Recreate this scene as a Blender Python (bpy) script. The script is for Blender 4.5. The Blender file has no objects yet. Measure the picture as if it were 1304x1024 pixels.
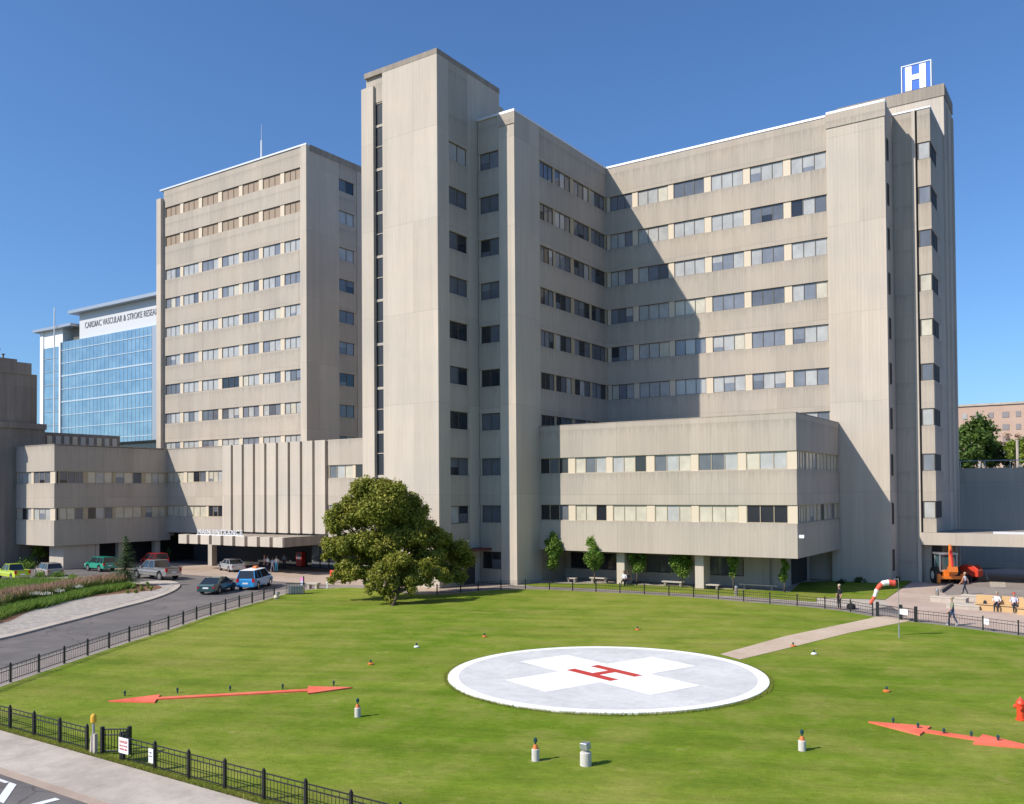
import bpy, bmesh, math, random
import numpy as np
from mathutils import Vector, Matrix
random.seed(7); np.random.seed(7)
SC = bpy.context.scene
COL = SC.collection
R = math.radians

# ------------------------------------------------------------------ camera
CAMZ = 8.3
MR = ((0.8295226259096716, 0.558428054262659, -0.007093751922902865),
      (0.016616238053915988, -0.01198235322298483, 0.9997901399014572),
      (-0.5582258626549459, 0.8294664136803012, 0.01921860659572105))   # right, up, forward
FPX, CXP, CYP = 1128.986, 652.0, 605.22
cd = bpy.data.cameras.new('camera')
cam = bpy.data.objects.new('camera', cd); COL.objects.link(cam)
r_, u_, f_ = [Vector(v) for v in MR]
cam.matrix_world = Matrix(((r_.x, u_.x, -f_.x, 0), (r_.y, u_.y, -f_.y, 0), (r_.z, u_.z, -f_.z, CAMZ), (0, 0, 0, 1)))
cd.sensor_width = 36; cd.sensor_fit = 'HORIZONTAL'
cd.lens = FPX / 1304 * 36
cd.shift_y = (CYP - 512) / 1304
cd.clip_start = 0.5; cd.clip_end = 5000
SC.camera = cam

def ray(u, v):
    d = Vector(((u - CXP) / FPX, -(v - CYP) / FPX, 1.0))
    return r_ * d.x + u_ * d.y + f_ * d.z
def G(u, v, z=0.0):
    """survey point: where a sight line meets the level z"""
    d = ray(u, v); t = (z - CAMZ) / d.z
    return (d.x * t, d.y * t)
def DP(u, v, dep):
    d = ray(u, v) * dep
    return Vector((d.x, d.y, d.z + CAMZ))

# ------------------------------------------------------------------ light
SUN = Vector((-10.23, -17.55, 17.4)).normalized()
w = bpy.data.worlds.new('World'); SC.world = w; w.use_nodes = True
nt = w.node_tree; bg = nt.nodes['Background']
sky = nt.nodes.new('ShaderNodeTexSky'); sky.sky_type = 'NISHITA'; sky.sun_disc = False
sky.sun_elevation = math.asin(SUN.z); sky.sun_rotation = math.atan2(SUN.x, SUN.y)
sky.air_density = 1.0; sky.dust_density = 0.9; sky.ozone_density = 3.0; sky.altitude = 100
tint = nt.nodes.new('ShaderNodeVectorMath'); tint.operation = 'MULTIPLY'; tint.inputs[1].default_value = (0.94, 1.32, 1.74)   # clear polarised blue
nt.links.new(sky.outputs[0], tint.inputs[0]); nt.links.new(tint.outputs[0], bg.inputs[0]); bg.inputs[1].default_value = 0.082
ld = bpy.data.lights.new('sun', 'SUN'); ld.energy = 5.0; ld.angle = R(0.53); ld.color = (1.0, 0.92, 0.81)
so = bpy.data.objects.new('sun', ld); COL.objects.link(so)
so.rotation_euler = SUN.to_track_quat('Z', 'Y').to_euler(); so.location = (-60, -60, 90)
SC.view_settings.view_transform = 'Standard'; SC.view_settings.look = 'None'
SC.view_settings.exposure = 0.18; SC.view_settings.gamma = 1.0

# ------------------------------------------------------------------ materials
def mat(name, col, rough=0.7, metal=0.0, spec=0.5, **kw):
    m = bpy.data.materials.new(name); m.use_nodes = True
    b = m.node_tree.nodes['Principled BSDF']
    b.inputs['Base Color'].default_value = (*col, 1); b.inputs['Roughness'].default_value = rough
    b.inputs['Metallic'].default_value = metal; b.inputs['Specular IOR Level'].default_value = spec
    for k, v in kw.items(): b.inputs[k.replace('_', ' ')].default_value = v
    return m
class NT:
    def __init__(s, m): s.t = m.node_tree; s.b = s.t.nodes['Principled BSDF']; s.geo = s.t.nodes.new('ShaderNodeNewGeometry').outputs['Position']
    def n(s, typ, **kw):
        o = s.t.nodes.new(typ)
        for k, v in kw.items(): setattr(o, k, v)
        return o
    def l(s, a, b): s.t.links.new(a, b)
    def scale(s, vec):
        o = s.n('ShaderNodeVectorMath', operation='MULTIPLY'); s.l(s.geo, o.inputs[0]); o.inputs[1].default_value = vec; return o.outputs[0]
    def noise(s, vec, scale=1, det=4, rough=0.6):
        o = s.n('ShaderNodeTexNoise'); s.l(vec, o.inputs['Vector']); o.inputs['Scale'].default_value = scale
        o.inputs['Detail'].default_value = det; o.inputs['Roughness'].default_value = rough; return o.outputs['Fac']
    def ramp(s, f, a, b, ca, cb):
        o = s.n('ShaderNodeMapRange'); s.l(f, o.inputs[0])
        o.inputs[1].default_value = a; o.inputs[2].default_value = b; o.inputs[3].default_value = ca; o.inputs[4].default_value = cb; return o.outputs[0]
    def math(s, op, a, b=None):
        o = s.n('ShaderNodeMath', operation=op)
        for i, x in enumerate((a, b)):
            if x is None: continue
            if isinstance(x, (int, float)): o.inputs[i].default_value = x
            else: s.l(x, o.inputs[i])
        return o.outputs[0]
    def mix(s, f, a, b, mode='MIX'):
        o = s.n('ShaderNodeMix', data_type='RGBA', blend_type=mode)
        if isinstance(f, (int, float)): o.inputs[0].default_value = f
        else: s.l(f, o.inputs[0])
        for i, x in ((6, a), (7, b)):
            if isinstance(x, tuple): o.inputs[i].default_value = (*x, 1)
            else: s.l(x, o.inputs[i])
        return o.outputs[2]
    def gain(s, col, f):
        o = s.n('ShaderNodeVectorMath', operation='SCALE')
        if isinstance(col, tuple): o.inputs[0].default_value = col
        else: s.l(col, o.inputs[0])
        s.l(f, o.inputs['Scale']); return o.outputs[0]
    def bump(s, h, strength=0.3, dist=0.05):
        o = s.n('ShaderNodeBump'); s.l(h, o.inputs['Height']); o.inputs['Strength'].default_value = strength; o.inputs['Distance'].default_value = dist
        s.l(o.outputs[0], s.b.inputs['Normal'])

def concrete(name, base, ribs=True, tone=0.065, panel=(3.4, 8.0), stain=0.0):
    m = mat(name, base, 0.9, spec=0.2); k = NT(m)
    streak = k.noise(k.scale((1.6, 1.6, 0.10)), 1.0, 5, 0.65)
    fine = k.noise(k.scale((7, 7, 0.35)), 1.0, 3, 0.6)
    blot = k.noise(k.scale((0.12, 0.12, 0.16)), 1.0, 5, 0.6)
    sep = k.n('ShaderNodeSeparateXYZ'); k.l(k.geo, sep.inputs[0])
    s = k.math('ADD', sep.outputs[0], sep.outputs[1])
    px = k.math('FLOOR', k.math('DIVIDE', s, panel[0])); pz = k.math('FLOOR', k.math('DIVIDE', sep.outputs[2], panel[1]))
    cv = k.n('ShaderNodeCombineXYZ'); k.l(px, cv.inputs[0]); k.l(pz, cv.inputs[1])
    wn = k.n('ShaderNodeTexWhiteNoise'); k.l(cv.outputs[0], wn.inputs['Vector'])
    f = k.math('MULTIPLY', k.ramp(streak, 0.25, 0.75, 1 - tone, 1 + tone * 0.8), k.ramp(fine, 0.2, 0.8, 0.955, 1.045))
    f = k.math('MULTIPLY', f, k.ramp(blot, 0.3, 0.7, 0.94, 1.06))
    f = k.math('MULTIPLY', f, k.ramp(wn.outputs[0], 0, 1, 0.93, 1.05))
    # grime runs: sparse dark vertical streaks
    run = k.noise(k.scale((2.6, 2.6, 0.06)), 1.0, 2, 0.5)
    f = k.math('MULTIPLY', f, k.ramp(run, 0.66, 0.80, 1.0, 0.88))
    fr = k.math('FRACT', k.math('DIVIDE', sep.outputs[2], panel[1]))
    f = k.math('MULTIPLY', f, k.ramp(fr, 0.0, 0.012, 0.84, 1.0))
    fs_ = k.math('FRACT', k.math('DIVIDE', s, panel[0]))
    f = k.math('MULTIPLY', f, k.ramp(fs_, 0.0, 0.02, 0.86, 1.0))
    # rain stains running down from the sills, thin and irregular
    sf = k.math('MULTIPLY', k.math('FRACT', k.math('DIVIDE', k.math('SUBTRACT', 78.27, sep.outputs[2]), 4.02)), 4.02)
    run2 = k.noise(k.scale((3.4, 3.4, 0.02)), 1.0, 4, 0.75)
    ln = k.ramp(run2, 0.40, 0.75, 0.05, 1.9)
    st_ = k.ramp(k.math('DIVIDE', sf, ln), 0.2, 1.0, 1.0, 0.0)
    f = k.math('MULTIPLY', f, k.math('SUBTRACT', 1.0, k.math('MULTIPLY', st_, stain)))
    big = k.noise(k.scale((0.9, 0.9, 0.05)), 1.0, 6, 0.7)
    f = k.math('MULTIPLY', f, k.ramp(big, 0.30, 0.70, 0.94, 1.045))
    k.l(k.gain(k.mix(k.ramp(blot, 0.35, 0.65, 0, 1), base, tuple(c * q for c, q in zip(base, (1.03, 0.99, 0.95)))), f), k.b.inputs['Base Color'])
    if ribs:
        sn = k.math('SINE', k.math('MULTIPLY', s, 2 * math.pi / 0.32))
        k.bump(k.math('ADD', sn, k.math('MULTIPLY', fine, 1.5)), 0.16, 0.02)
    else:
        k.bump(fine, 0.25, 0.03)
    return m
M = {}
M['rib'] = concrete('ribbed_concrete', (0.420, 0.376, 0.320), True, 0.06, (3.4, 8.0), 0.13)
M['pier'] = concrete('pale_pier_concrete', (0.502, 0.451, 0.386), True, 0.06, (3.1, 8.1))
M['smooth'] = concrete('smooth_concrete', (0.455, 0.411, 0.355), False, 0.06, (5, 9))
M['old'] = concrete('weathered_dark_stone', (0.25, 0.225, 0.20), False, 0.28, (4, 3))
M['cream'] = mat('cream_mullion_panel', (0.60, 0.51, 0.385), 0.6)
M['coping'] = mat('white_metal_coping', (0.72, 0.72, 0.74), 0.35, 0.3)
M['darkcap'] = concrete('stained_parapet', (0.30, 0.265, 0.225), False, 0.22, (3, 5))
M['frame'] = mat('bronze_window_frame', (0.12, 0.095, 0.07), 0.5)
M['tanframe'] = mat('tan_window_frame', (0.40, 0.33, 0.22), 0.5)
def glassy(name, col, rough=0.08):
    m = mat(name, col, rough, 0, 0.6); k = NT(m)
    n = k.noise(k.scale((1.1, 1.1, 0.9)), 1.0, 3)
    k.l(k.gain(col, k.ramp(n, 0.3, 0.7, 0.86, 1.12)), k.b.inputs['Base Color']); return m
M['g_dark'] = glassy('dark_glass', (0.022, 0.025, 0.032))
M['g_mid'] = glassy('mid_grey_glass', (0.12, 0.13, 0.15))  # mid blue-grey, one of the varied pane tones
M['g_blue'] = glassy('grey_blue_glass', (0.19, 0.205, 0.235))
M['g_pale'] = glassy('glass_over_pale_blind', (0.40, 0.40, 0.385), 0.15)
M['g_cream'] = glassy('glass_over_cream_blind', (0.52, 0.48, 0.38), 0.2)
M['louvre'] = mat('brown_louvre', (0.30, 0.22, 0.15), 0.6)
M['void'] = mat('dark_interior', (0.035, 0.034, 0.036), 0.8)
M['black'] = mat('black_iron', (0.012, 0.013, 0.016), 0.35)
M['steel'] = mat('galvanised_steel', (0.45, 0.46, 0.48), 0.4, 0.7)
M['white'] = mat('white_paint', (0.78, 0.78, 0.78), 0.5)
M['red'] = mat('red_paint', (0.55, 0.03, 0.02), 0.45)
M['orange'] = mat('orange_paint', (0.62, 0.17, 0.04), 0.5)
M['tyre'] = mat('tyre_rubber', (0.02, 0.02, 0.02), 0.8)
M['carglass'] = mat('car_glass', (0.02, 0.025, 0.03), 0.05, 0, 0.8)
M['chrome'] = mat('chrome', (0.6, 0.6, 0.62), 0.2, 0.9)
M['tail'] = mat('red_lens', (0.45, 0.01, 0.01), 0.2)
M['lens'] = mat('clear_lens', (0.75, 0.75, 0.7), 0.15)
M['bark'] = mat('bark', (0.09, 0.065, 0.045), 0.9)
M['wood'] = mat('yellow_pine', (0.52, 0.34, 0.16), 0.6)

def ground_mat(name, a, b, scales=(0.15, 1.5, 9), amp=0.16, rough=0.9, bump=0.2):
    m = mat(name, a, rough, spec=0.2); k = NT(m)
    n1 = k.noise(k.geo, scales[0], 6, 0.62); n2 = k.noise(k.geo, scales[1], 5, 0.65); n3 = k.noise(k.geo, scales[2], 3, 0.6)
    c = k.mix(k.ramp(n1, 0.35, 0.65, 0, 1), a, b)
    f = k.math('MULTIPLY', k.ramp(n2, 0.25, 0.75, 1 - amp, 1 + amp), k.ramp(n3, 0.2, 0.8, 1 - amp * 0.7, 1 + amp * 0.7))
    k.l(k.gain(c, f), k.b.inputs['Base Color']); k.bump(n3, bump, 0.02); return m
M['asphalt'] = ground_mat('asphalt', (0.135, 0.125, 0.122), (0.175, 0.155, 0.145), (0.2, 0.9, 14), 0.10)
M['walk'] = ground_mat('concrete_pavement', (0.42, 0.365, 0.31), (0.50, 0.44, 0.375), (0.3, 1.4, 12), 0.07)
M['brickpath'] = ground_mat('tan_unit_paving', (0.36, 0.28, 0.22), (0.44, 0.35, 0.28), (0.3, 2, 10), 0.08)
M['greypave'] = ground_mat('grey_brick_paving', (0.24, 0.205, 0.185), (0.29, 0.25, 0.22), (0.3, 2, 10), 0.12)
M['plaza'] = ground_mat('rose_plaza_paving', (0.42, 0.32, 0.26), (0.50, 0.39, 0.32), (0.3, 1.5, 8), 0.08)
M['gravel'] = ground_mat('grey_gravel', (0.30, 0.27, 0.24), (0.44, 0.40, 0.36), (2.5, 8, 22), 0.35, bump=0.8)
M['mulch'] = ground_mat('bark_mulch', (0.14, 0.07, 0.04), (0.24, 0.14, 0.085), (0.8, 4, 18), 0.35, bump=0.8)
M['earth'] = ground_mat('distant_ground', (0.10, 0.11, 0.07), (0.16, 0.15, 0.12), (0.02, 0.2, 2), 0.2)
def extra_joints(m, step, dark, axis):
    k = NT(m); src = k.b.inputs['Base Color'].links[0].from_socket
    sep = k.n('ShaderNodeSeparateXYZ'); k.l(k.geo, sep.inputs[0])
    fr = k.math('FRACT', k.math('DIVIDE', sep.outputs[axis], step))
    st_ = k.noise(k.geo, 0.7, 6, 0.75)
    k.l(k.gain(src, k.math('MULTIPLY', k.ramp(fr, 0, .02, dark, 1), k.ramp(st_, .35, .6, .86, 1.03))), k.b.inputs['Base Color'])
extra_joints(M['walk'], 1.6, .72, 0)
def cracks(m):
    k = NT(m); src = k.b.inputs['Base Color'].links[0].from_socket
    v = k.n('ShaderNodeTexVoronoi', feature='DISTANCE_TO_EDGE'); v.inputs['Scale'].default_value = .22
    w_ = k.n('ShaderNodeVectorMath', operation='ADD'); k.l(k.geo, w_.inputs[0]); nz = k.n('ShaderNodeTexNoise'); k.l(k.geo, nz.inputs['Vector']); nz.inputs['Scale'].default_value = .9; k.l(nz.outputs['Color'], w_.inputs[1]); k.l(w_.outputs[0], v.inputs['Vector'])
    st_ = k.noise(k.geo, 0.35, 6, 0.7)
    k.l(k.gain(src, k.math('MULTIPLY', k.ramp(v.outputs['Distance'], 0, .012, .62, 1), k.ramp(st_, .32, .66, .84, 1.12))), k.b.inputs['Base Color'])
cracks(M['asphalt'])
def lawn_mat(name):
    m = mat(name, (0.1, 0.17, 0.03), 0.95, spec=0.1); k = NT(m)
    n1 = k.noise(k.geo, 0.055, 4, 0.55); n2 = k.noise(k.geo, 0.38, 7, 0.66)
    rot = k.n('ShaderNodeVectorRotate', rotation_type='Z_AXIS'); k.l(k.geo, rot.inputs[0]); rot.inputs['Angle'].default_value = R(-24)
    def sc(v):
        o = k.n('ShaderNodeVectorMath', operation='MULTIPLY'); k.l(rot.outputs[0], o.inputs[0]); o.inputs[1].default_value = v; return o.outputs[0]
    band = k.noise(sc((0.06, 0.85, 1)), 1.0, 4, 0.6); n3 = k.noise(sc((2.4, 6.5, 3)), 1.0, 5, 0.72); n4 = k.noise(k.geo, 26, 2, 0.6); worn = k.noise(k.geo, 0.85, 5, 0.7)
    c = k.mix(k.ramp(n1, 0.40, 0.60, 0, 1), (0.125, 0.195, 0.012), (0.196, 0.234, 0.030))
    c = k.mix(k.ramp(n2, 0.46, 0.70, 0, 0.75), c, (0.265, 0.262, 0.062))
    c = k.mix(k.ramp(n2, 0.47, 0.28, 0, 0.70), c, (0.086, 0.154, 0.010))
    c = k.mix(k.ramp(worn, 0.60, 0.78, 0, 0.55), c, (0.40, 0.31, 0.13))
    f = k.math('MULTIPLY', k.ramp(n3, 0.22, 0.78, 0.74, 1.24), k.ramp(n4, 0.2, 0.8, 0.88, 1.12))
    f = k.math('MULTIPLY', f, k.ramp(band, 0.32, 0.68, 0.84, 1.14))
    k.l(k.gain(c, f), k.b.inputs['Base Color'])
    k.bump(k.math('ADD', n3, n4), 0.35, 0.04); return m
M['lawn'] = lawn_mat('mown_grass')
def leaf(name, a, b, tr=0.25):
    m = mat(name, a, 0.6, spec=0.25); k = NT(m)
    oi = k.n('ShaderNodeNewGeometry').outputs['Random Per Island']
    n = k.noise(k.geo, 0.9, 2)
    k.l(k.gain(k.mix(k.ramp(n, 0.35, 0.65, 0, 1), a, b), k.ramp(oi, 0, 1, 0.6, 1.35)), k.b.inputs['Base Color'])
    t = k.n('ShaderNodeBsdfTranslucent'); t.inputs[0].default_value = (*[x * 1.3 for x in b], 1)
    mx = k.n('ShaderNodeMixShader'); mx.inputs[0].default_value = tr
    out = k.t.nodes['Material Output']; k.l(k.b.outputs[0], mx.inputs[1]); k.l(t.outputs[0], mx.inputs[2]); k.l(mx.outputs[0], out.inputs[0])
    return m
M['leaf_big'] = leaf('olive_leaves', (0.165, 0.195, 0.022), (0.265, 0.255, 0.040))
M['leaf_young'] = leaf('fresh_leaves', (0.11, 0.21, 0.03), (0.18, 0.28, 0.045))
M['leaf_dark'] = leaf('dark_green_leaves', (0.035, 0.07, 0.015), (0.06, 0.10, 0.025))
M['leaf_lime'] = leaf('lime_leaves', (0.16, 0.24, 0.03), (0.24, 0.30, 0.05))
M['leaf_far'] = leaf('distant_leaves', (0.06, 0.115, 0.02), (0.10, 0.16, 0.03))
M['needle'] = leaf('spruce_needles', (0.075, 0.13, 0.045), (0.12, 0.18, 0.07), 0.1)
M['plume'] = leaf('seed_heads', (0.34, 0.20, 0.13), (0.42, 0.28, 0.19), 0.2)
M['grassblade'] = leaf('tall_grass_blades', (0.11, 0.18, 0.03), (0.17, 0.24, 0.05), 0.2)
M['turf'] = leaf('turf_blades', (0.18, 0.235, 0.028), (0.28, 0.29, 0.055), 0.3)

# ------------------------------------------------------------------ object helpers
def tag(o, label=None, cat=None, group=None, kind=None):
    if label: o['label'] = label
    if cat: o['category'] = cat
    if group: o['group'] = group
    if kind: o['kind'] = kind
    return o
WL = {}                                  # world origin of each object
def thing(name, label, cat, loc=(0, 0, 0), rz=0.0, group=None):
    o = bpy.data.objects.new(name, None); COL.objects.link(o); o.empty_display_size = 0.3
    o.location = loc; o.rotation_euler = (0, 0, rz); WL[o.name] = Vector(loc)
    return tag(o, label, cat, group)
class MB:
    """collects faces; build() links them as one mesh object"""
    def __init__(s): s.v = []; s.f = []; s.m = []
    def poly(s, vs, fs, mi=0):
        b = len(s.v); s.v += [tuple(p) for p in vs]; s.f += [tuple(b + i for i in f) for f in fs]; s.m += [mi] * len(fs); return s
    def box(s, x0, x1, y0, y1, z0, z1, mi=0):
        x0, x1 = min(x0, x1), max(x0, x1); y0, y1 = min(y0, y1), max(y0, y1)
        return s.poly([(x0, y0, z0), (x1, y0, z0), (x1, y1, z0), (x0, y1, z0), (x0, y0, z1), (x1, y0, z1), (x1, y1, z1), (x0, y1, z1)],
                      [(0, 3, 2, 1), (4, 5, 6, 7), (0, 1, 5, 4), (1, 2, 6, 5), (2, 3, 7, 6), (3, 0, 4, 7)], mi)
    def tube(s, p, q, r0, r1=None, n=8, mi=0, cap=True):
        r1 = r0 if r1 is None else r1; p = Vector(p); q = Vector(q); d = (q - p).normalized()
        a = d.orthogonal().normalized(); c = d.cross(a)
        vs = [];
        for pt, r in ((p, r0), (q, r1)):
            vs += [pt + (a * math.cos(t) + c * math.sin(t)) * r for t in [2 * math.pi * i / n for i in range(n)]]
        fs = [(i, (i + 1) % n, n + (i + 1) % n, n + i) for i in range(n)]
        if cap: fs += [tuple(range(n))[::-1], tuple(range(n, 2 * n))]
        return s.poly(vs, fs, mi)
    def lathe(s, c, prof, n=16, mi=0):
        c = Vector(c); vs = []
        for r, z in prof: vs += [c + Vector((r * math.cos(2 * math.pi * i / n), r * math.sin(2 * math.pi * i / n), z)) for i in range(n)]
        fs = []
        for j in range(len(prof) - 1):
            fs += [(j * n + i, j * n + (i + 1) % n, (j + 1) * n + (i + 1) % n, (j + 1) * n + i) for i in range(n)]
        fs += [tuple(range(n))[::-1], tuple((len(prof) - 1) * n + i for i in range(n))]
        return s.poly(vs, fs, mi)
    def prism(s, pts, z0, z1, mi=0):
        n = len(pts)
        vs = [(x, y, z0) for x, y in pts] + [(x, y, z1) for x, y in pts]
        return s.poly(vs, [tuple(range(n))[::-1], tuple(range(n, 2 * n))] + [(i, (i + 1) % n, n + (i + 1) % n, n + i) for i in range(n)], mi)
    def extr(s, prof, y0, y1, mi=0):     # profile in (x,z) pushed along y
        n = len(prof); vs = [(x, y0, z) for x, z in prof] + [(x, y1, z) for x, z in prof]
        return s.poly(vs, [tuple(range(n)), tuple(range(n, 2 * n))[::-1]] + [(i, n + i, n + (i + 1) % n, (i + 1) % n) for i in range(n)], mi)
    def build(s, name, mats, parent=None, bevel=0, smooth=False, local=False):
        if not isinstance(mats, (list, tuple)): mats = [mats]
        off = WL[parent.name] if (parent and not local) else Vector((0, 0, 0))
        me = bpy.data.meshes.new(name)
        me.from_pydata([(x - off.x, y - off.y, z - off.z) for x, y, z in s.v], [], s.f)
        for m in mats: me.materials.append(m)
        me.polygons.foreach_set('material_index', s.m)
        bm = bmesh.new(); bm.from_mesh(me); bmesh.ops.recalc_face_normals(bm, faces=bm.faces)
        bm.to_mesh(me); bm.free()
        if smooth: me.polygons.foreach_set('use_smooth', [True] * len(me.polygons))
        me.update()
        o = bpy.data.objects.new(name, me); COL.objects.link(o)
        if parent: o.parent = parent
        WL[o.name] = off
        if bevel:
            b = o.modifiers.new('bevel', 'BEVEL'); b.width = bevel; b.segments = 2; b.limit_method = 'ANGLE'; b.angle_limit = R(40)
        return o
def copy_tree(o, parent=None):
    c = o.copy(); COL.objects.link(c); c.parent = parent
    for ch in o.children: copy_tree(ch, c)
    return c
def sheet(name, pts, z, m, kind='structure', label=None):
    """flat ground polygon"""
    bm = bmesh.new(); vs = [bm.verts.new((x, y, z)) for x, y in pts]; es = [bm.edges.new((vs[i], vs[(i + 1) % len(vs)])) for i in range(len(vs))]
    bmesh.ops.triangle_fill(bm, edges=es, use_beauty=True, normal=(0, 0, 1))
    for f in bm.faces:
        if f.normal.z < 0: f.normal_flip()
    me = bpy.data.meshes.new(name); bm.to_mesh(me); bm.free(); me.materials.append(m)
    o = bpy.data.objects.new(name, me); COL.objects.link(o); o['kind'] = kind
    if label: o['label'] = label
    return o
def smoothline(pts, n=6):
    out = []; N = len(pts)
    for i in range(N - 1):
        p0 = Vector(pts[max(i - 1, 0)]); p1 = Vector(pts[i]); p2 = Vector(pts[i + 1]); p3 = Vector(pts[min(i + 2, N - 1)])
        for k in range(n):
            t = k / n; q = 0.5 * ((2 * p1) + (p2 - p0) * t + (2 * p0 - 5 * p1 + 4 * p2 - p3) * t * t + (-p0 + 3 * p1 - 3 * p2 + p3) * t ** 3); out.append(tuple(q))
    out.append(tuple(pts[-1])); return out
GP = lambda L: [G(u, v) for u, v in L]
def ribbon(pts, w0, w1):
    """strip polygon to the left (w1) and right (w0) of a line"""
    L = []; Rr = []
    for i, p in enumerate(pts):
        a = Vector(pts[max(i - 1, 0)]); b = Vector(pts[min(i + 1, len(pts) - 1)]); d = (b - a).normalized(); nn = Vector((-d.y, d.x)); p = Vector(p)
        L.append(tuple(p + nn * w1)); Rr.append(tuple(p + nn * w0))
    return L + Rr[::-1]

# ------------------------------------------------------------------ ground
sheet('ground', [(-1500, -800), (1500, -800), (1500, 2500), (-1500, 2500)], -0.03, M['earth'])
sheet('forecourt_asphalt', [(-160, -30), (40, -30), (40, 140), (-160, 140)], -0.012, M['asphalt'])
lawn_edge = smoothline(GP([(-60, 899), (0, 876), (50.8, 858), (111.7, 836.7), (167.5, 817.7), (218, 802.4), (261, 787), (299.5, 775.8), (333.5, 766), (364.7, 756.5), (385, 752.5), (419.5, 749.5), (455, 749), (490, 753), (527, 757), (576, 757), (617, 752.5), (679, 751), (763, 754.5), (859, 759.7), (963, 768), (1059, 776.8), (1115, 786), (1158, 792), (1194, 796), (1304, 811), (1420, 829)]), 5)
lawn_poly = lawn_edge + [(3.5, 16.08), (-44.5, 16.08)]
sheet('lawn', lawn_poly, 0.03, M['lawn'])
# pavement beside the fence on the left and round the back of the lawn
walk_line = [p for p in lawn_edge if True]
sheet('fence_walk', ribbon(walk_line, -0.35, 2.3), 0.004, M['greypave'])
sheet('fence_kerb', ribbon(walk_line, -0.28, 0.16), 0.016, M['walk'])
# foreground pavement, kerb and road
MB().box(-60, 6, 13.85, 16.0, -0.05, 0.02).build('pavement', M['walk'])['kind'] = 'structure'
MB().box(-60, 6, 13.55, 13.846, -0.05, 0.012).build('kerb', M['brickpath'])['kind'] = 'structure'
mk = MB()
for pts in ([(-26.6, 13.3), (-26.2, 13.3), (-24.9, 12.3), (-25.3, 12.3)], [(-27.6, 13.30), (-26.6, 13.30), (-26.6, 13.18), (-27.6, 13.18)], [(-24.15, 13.3), (-23.9, 13.3), (-24.1, 11.5), (-24.35, 11.5)]):
    mk.poly([(x, y, 0.0) for x, y in pts], [(0, 1, 2, 3)])
mk.build('road_markings', M['white'])['kind'] = 'structure'
# forecourt in front of the entrance, plaza on the right, planting strip, path
sheet('forecourt', [(-100, 57.5), (-62.5, 57.5), (-58.8, 57.6), (-55.4, 58.6), (-52, 58.6), (-48, 58), (-45.4, 59.5), (-44.6, 65.9), (-60, 66.8), (-100, 66.8)], 0.0, M['brickpath'])
sheet('building_apron', [(-44.2, 65.6), (-36.4, 66.3), (-27.9, 67.0), (-23.0, 67.4), (-18.0, 66.5), (-14.0, 64.5), (-13.0, 68), (-15.0, 76), (-20, 84), (-44.2, 84)], 0.002, M['walk'])
sheet('planting_strip', GP([(662, 744.5), (690, 742.8), (790, 744), (860, 747), (920, 750), (990, 753), (1040, 757), (1040, 767), (960, 761), (860, 755.5), (760, 750), (680, 747)]), 0.03, M['lawn'])
sheet('side_lawn', GP([(1002, 757), (1010, 751), (1020, 742), (1150, 737), (1167, 736), (1127, 764), (1040, 761.5)]), 0.034, M['lawn'])
sheet('plaza', [(-13.9, 69.8), G(1127, 764), G(1170, 735), (-15.5, 95), (-6, 110), (12, 110), (14, 60), G(1304, 806), G(1194, 791), G(1158, 787)], 0.006, M['plaza'])
sheet('yard_asphalt', GP([(1205, 741), (1304, 737), (1400, 737), (1400, 766), (1250, 757), (1206, 758), (1196, 752)]), 0.012, M['greypave'])
pathL = GP([(917, 834), (1000, 811), (1100, 790), (1120, 785)]); pathR = GP([(942, 841), (1000, 827), (1080, 807), (1156, 792), (1166, 788)])
M['path'] = ground_mat('buff_path', (.48, .37, .275), (.56, .45, .345), (.3, 2, 10), .09)
sheet('footpath', pathL + pathR[::-1], 0.042, M['path'])

# island bed on the left
isl = smoothline(GP([(-120, 838), (0, 815), (60, 800), (110, 787), (150, 776), (190, 765.5), (214, 757), (226, 750.5), (229, 745), (218, 741), (196, 741), (172, 743)]), 5)
isl_poly = isl + GP([(120, 736), (60, 735), (0, 742), (-120, 750)])
MB().prism(isl_poly, -0.02, 0.10).build('island_kerb', M['walk'])['kind'] = 'structure'
gr = smoothline(GP([(-120, 834), (0, 811), (60, 796), (110, 783), (150, 772.5), (188, 762.5), (208, 756), (219, 750), (221, 746.5), (212, 744), (190, 744)]), 5)
sheet('gravel_margin', gr + GP([(120, 739), (60, 738), (0, 745), (-120, 752)]), 0.106, M['gravel'])
sheet('mulch_bed', smoothline(GP([(-120, 812), (0, 796), (30, 784), (58, 773), (100, 764), (150, 758), (190, 754), (206, 750), (200, 746.5)]), 5) + GP([(160, 744), (115, 739.5), (60, 740), (0, 747), (-120, 754)]), 0.112, M['mulch'])
sheet('island_grass', GP([(-60, 752), (0, 749), (60, 741), (112, 741), (118, 747), (60, 754), (0, 764), (-60, 772)]), 0.118, M['lawn'])

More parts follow.
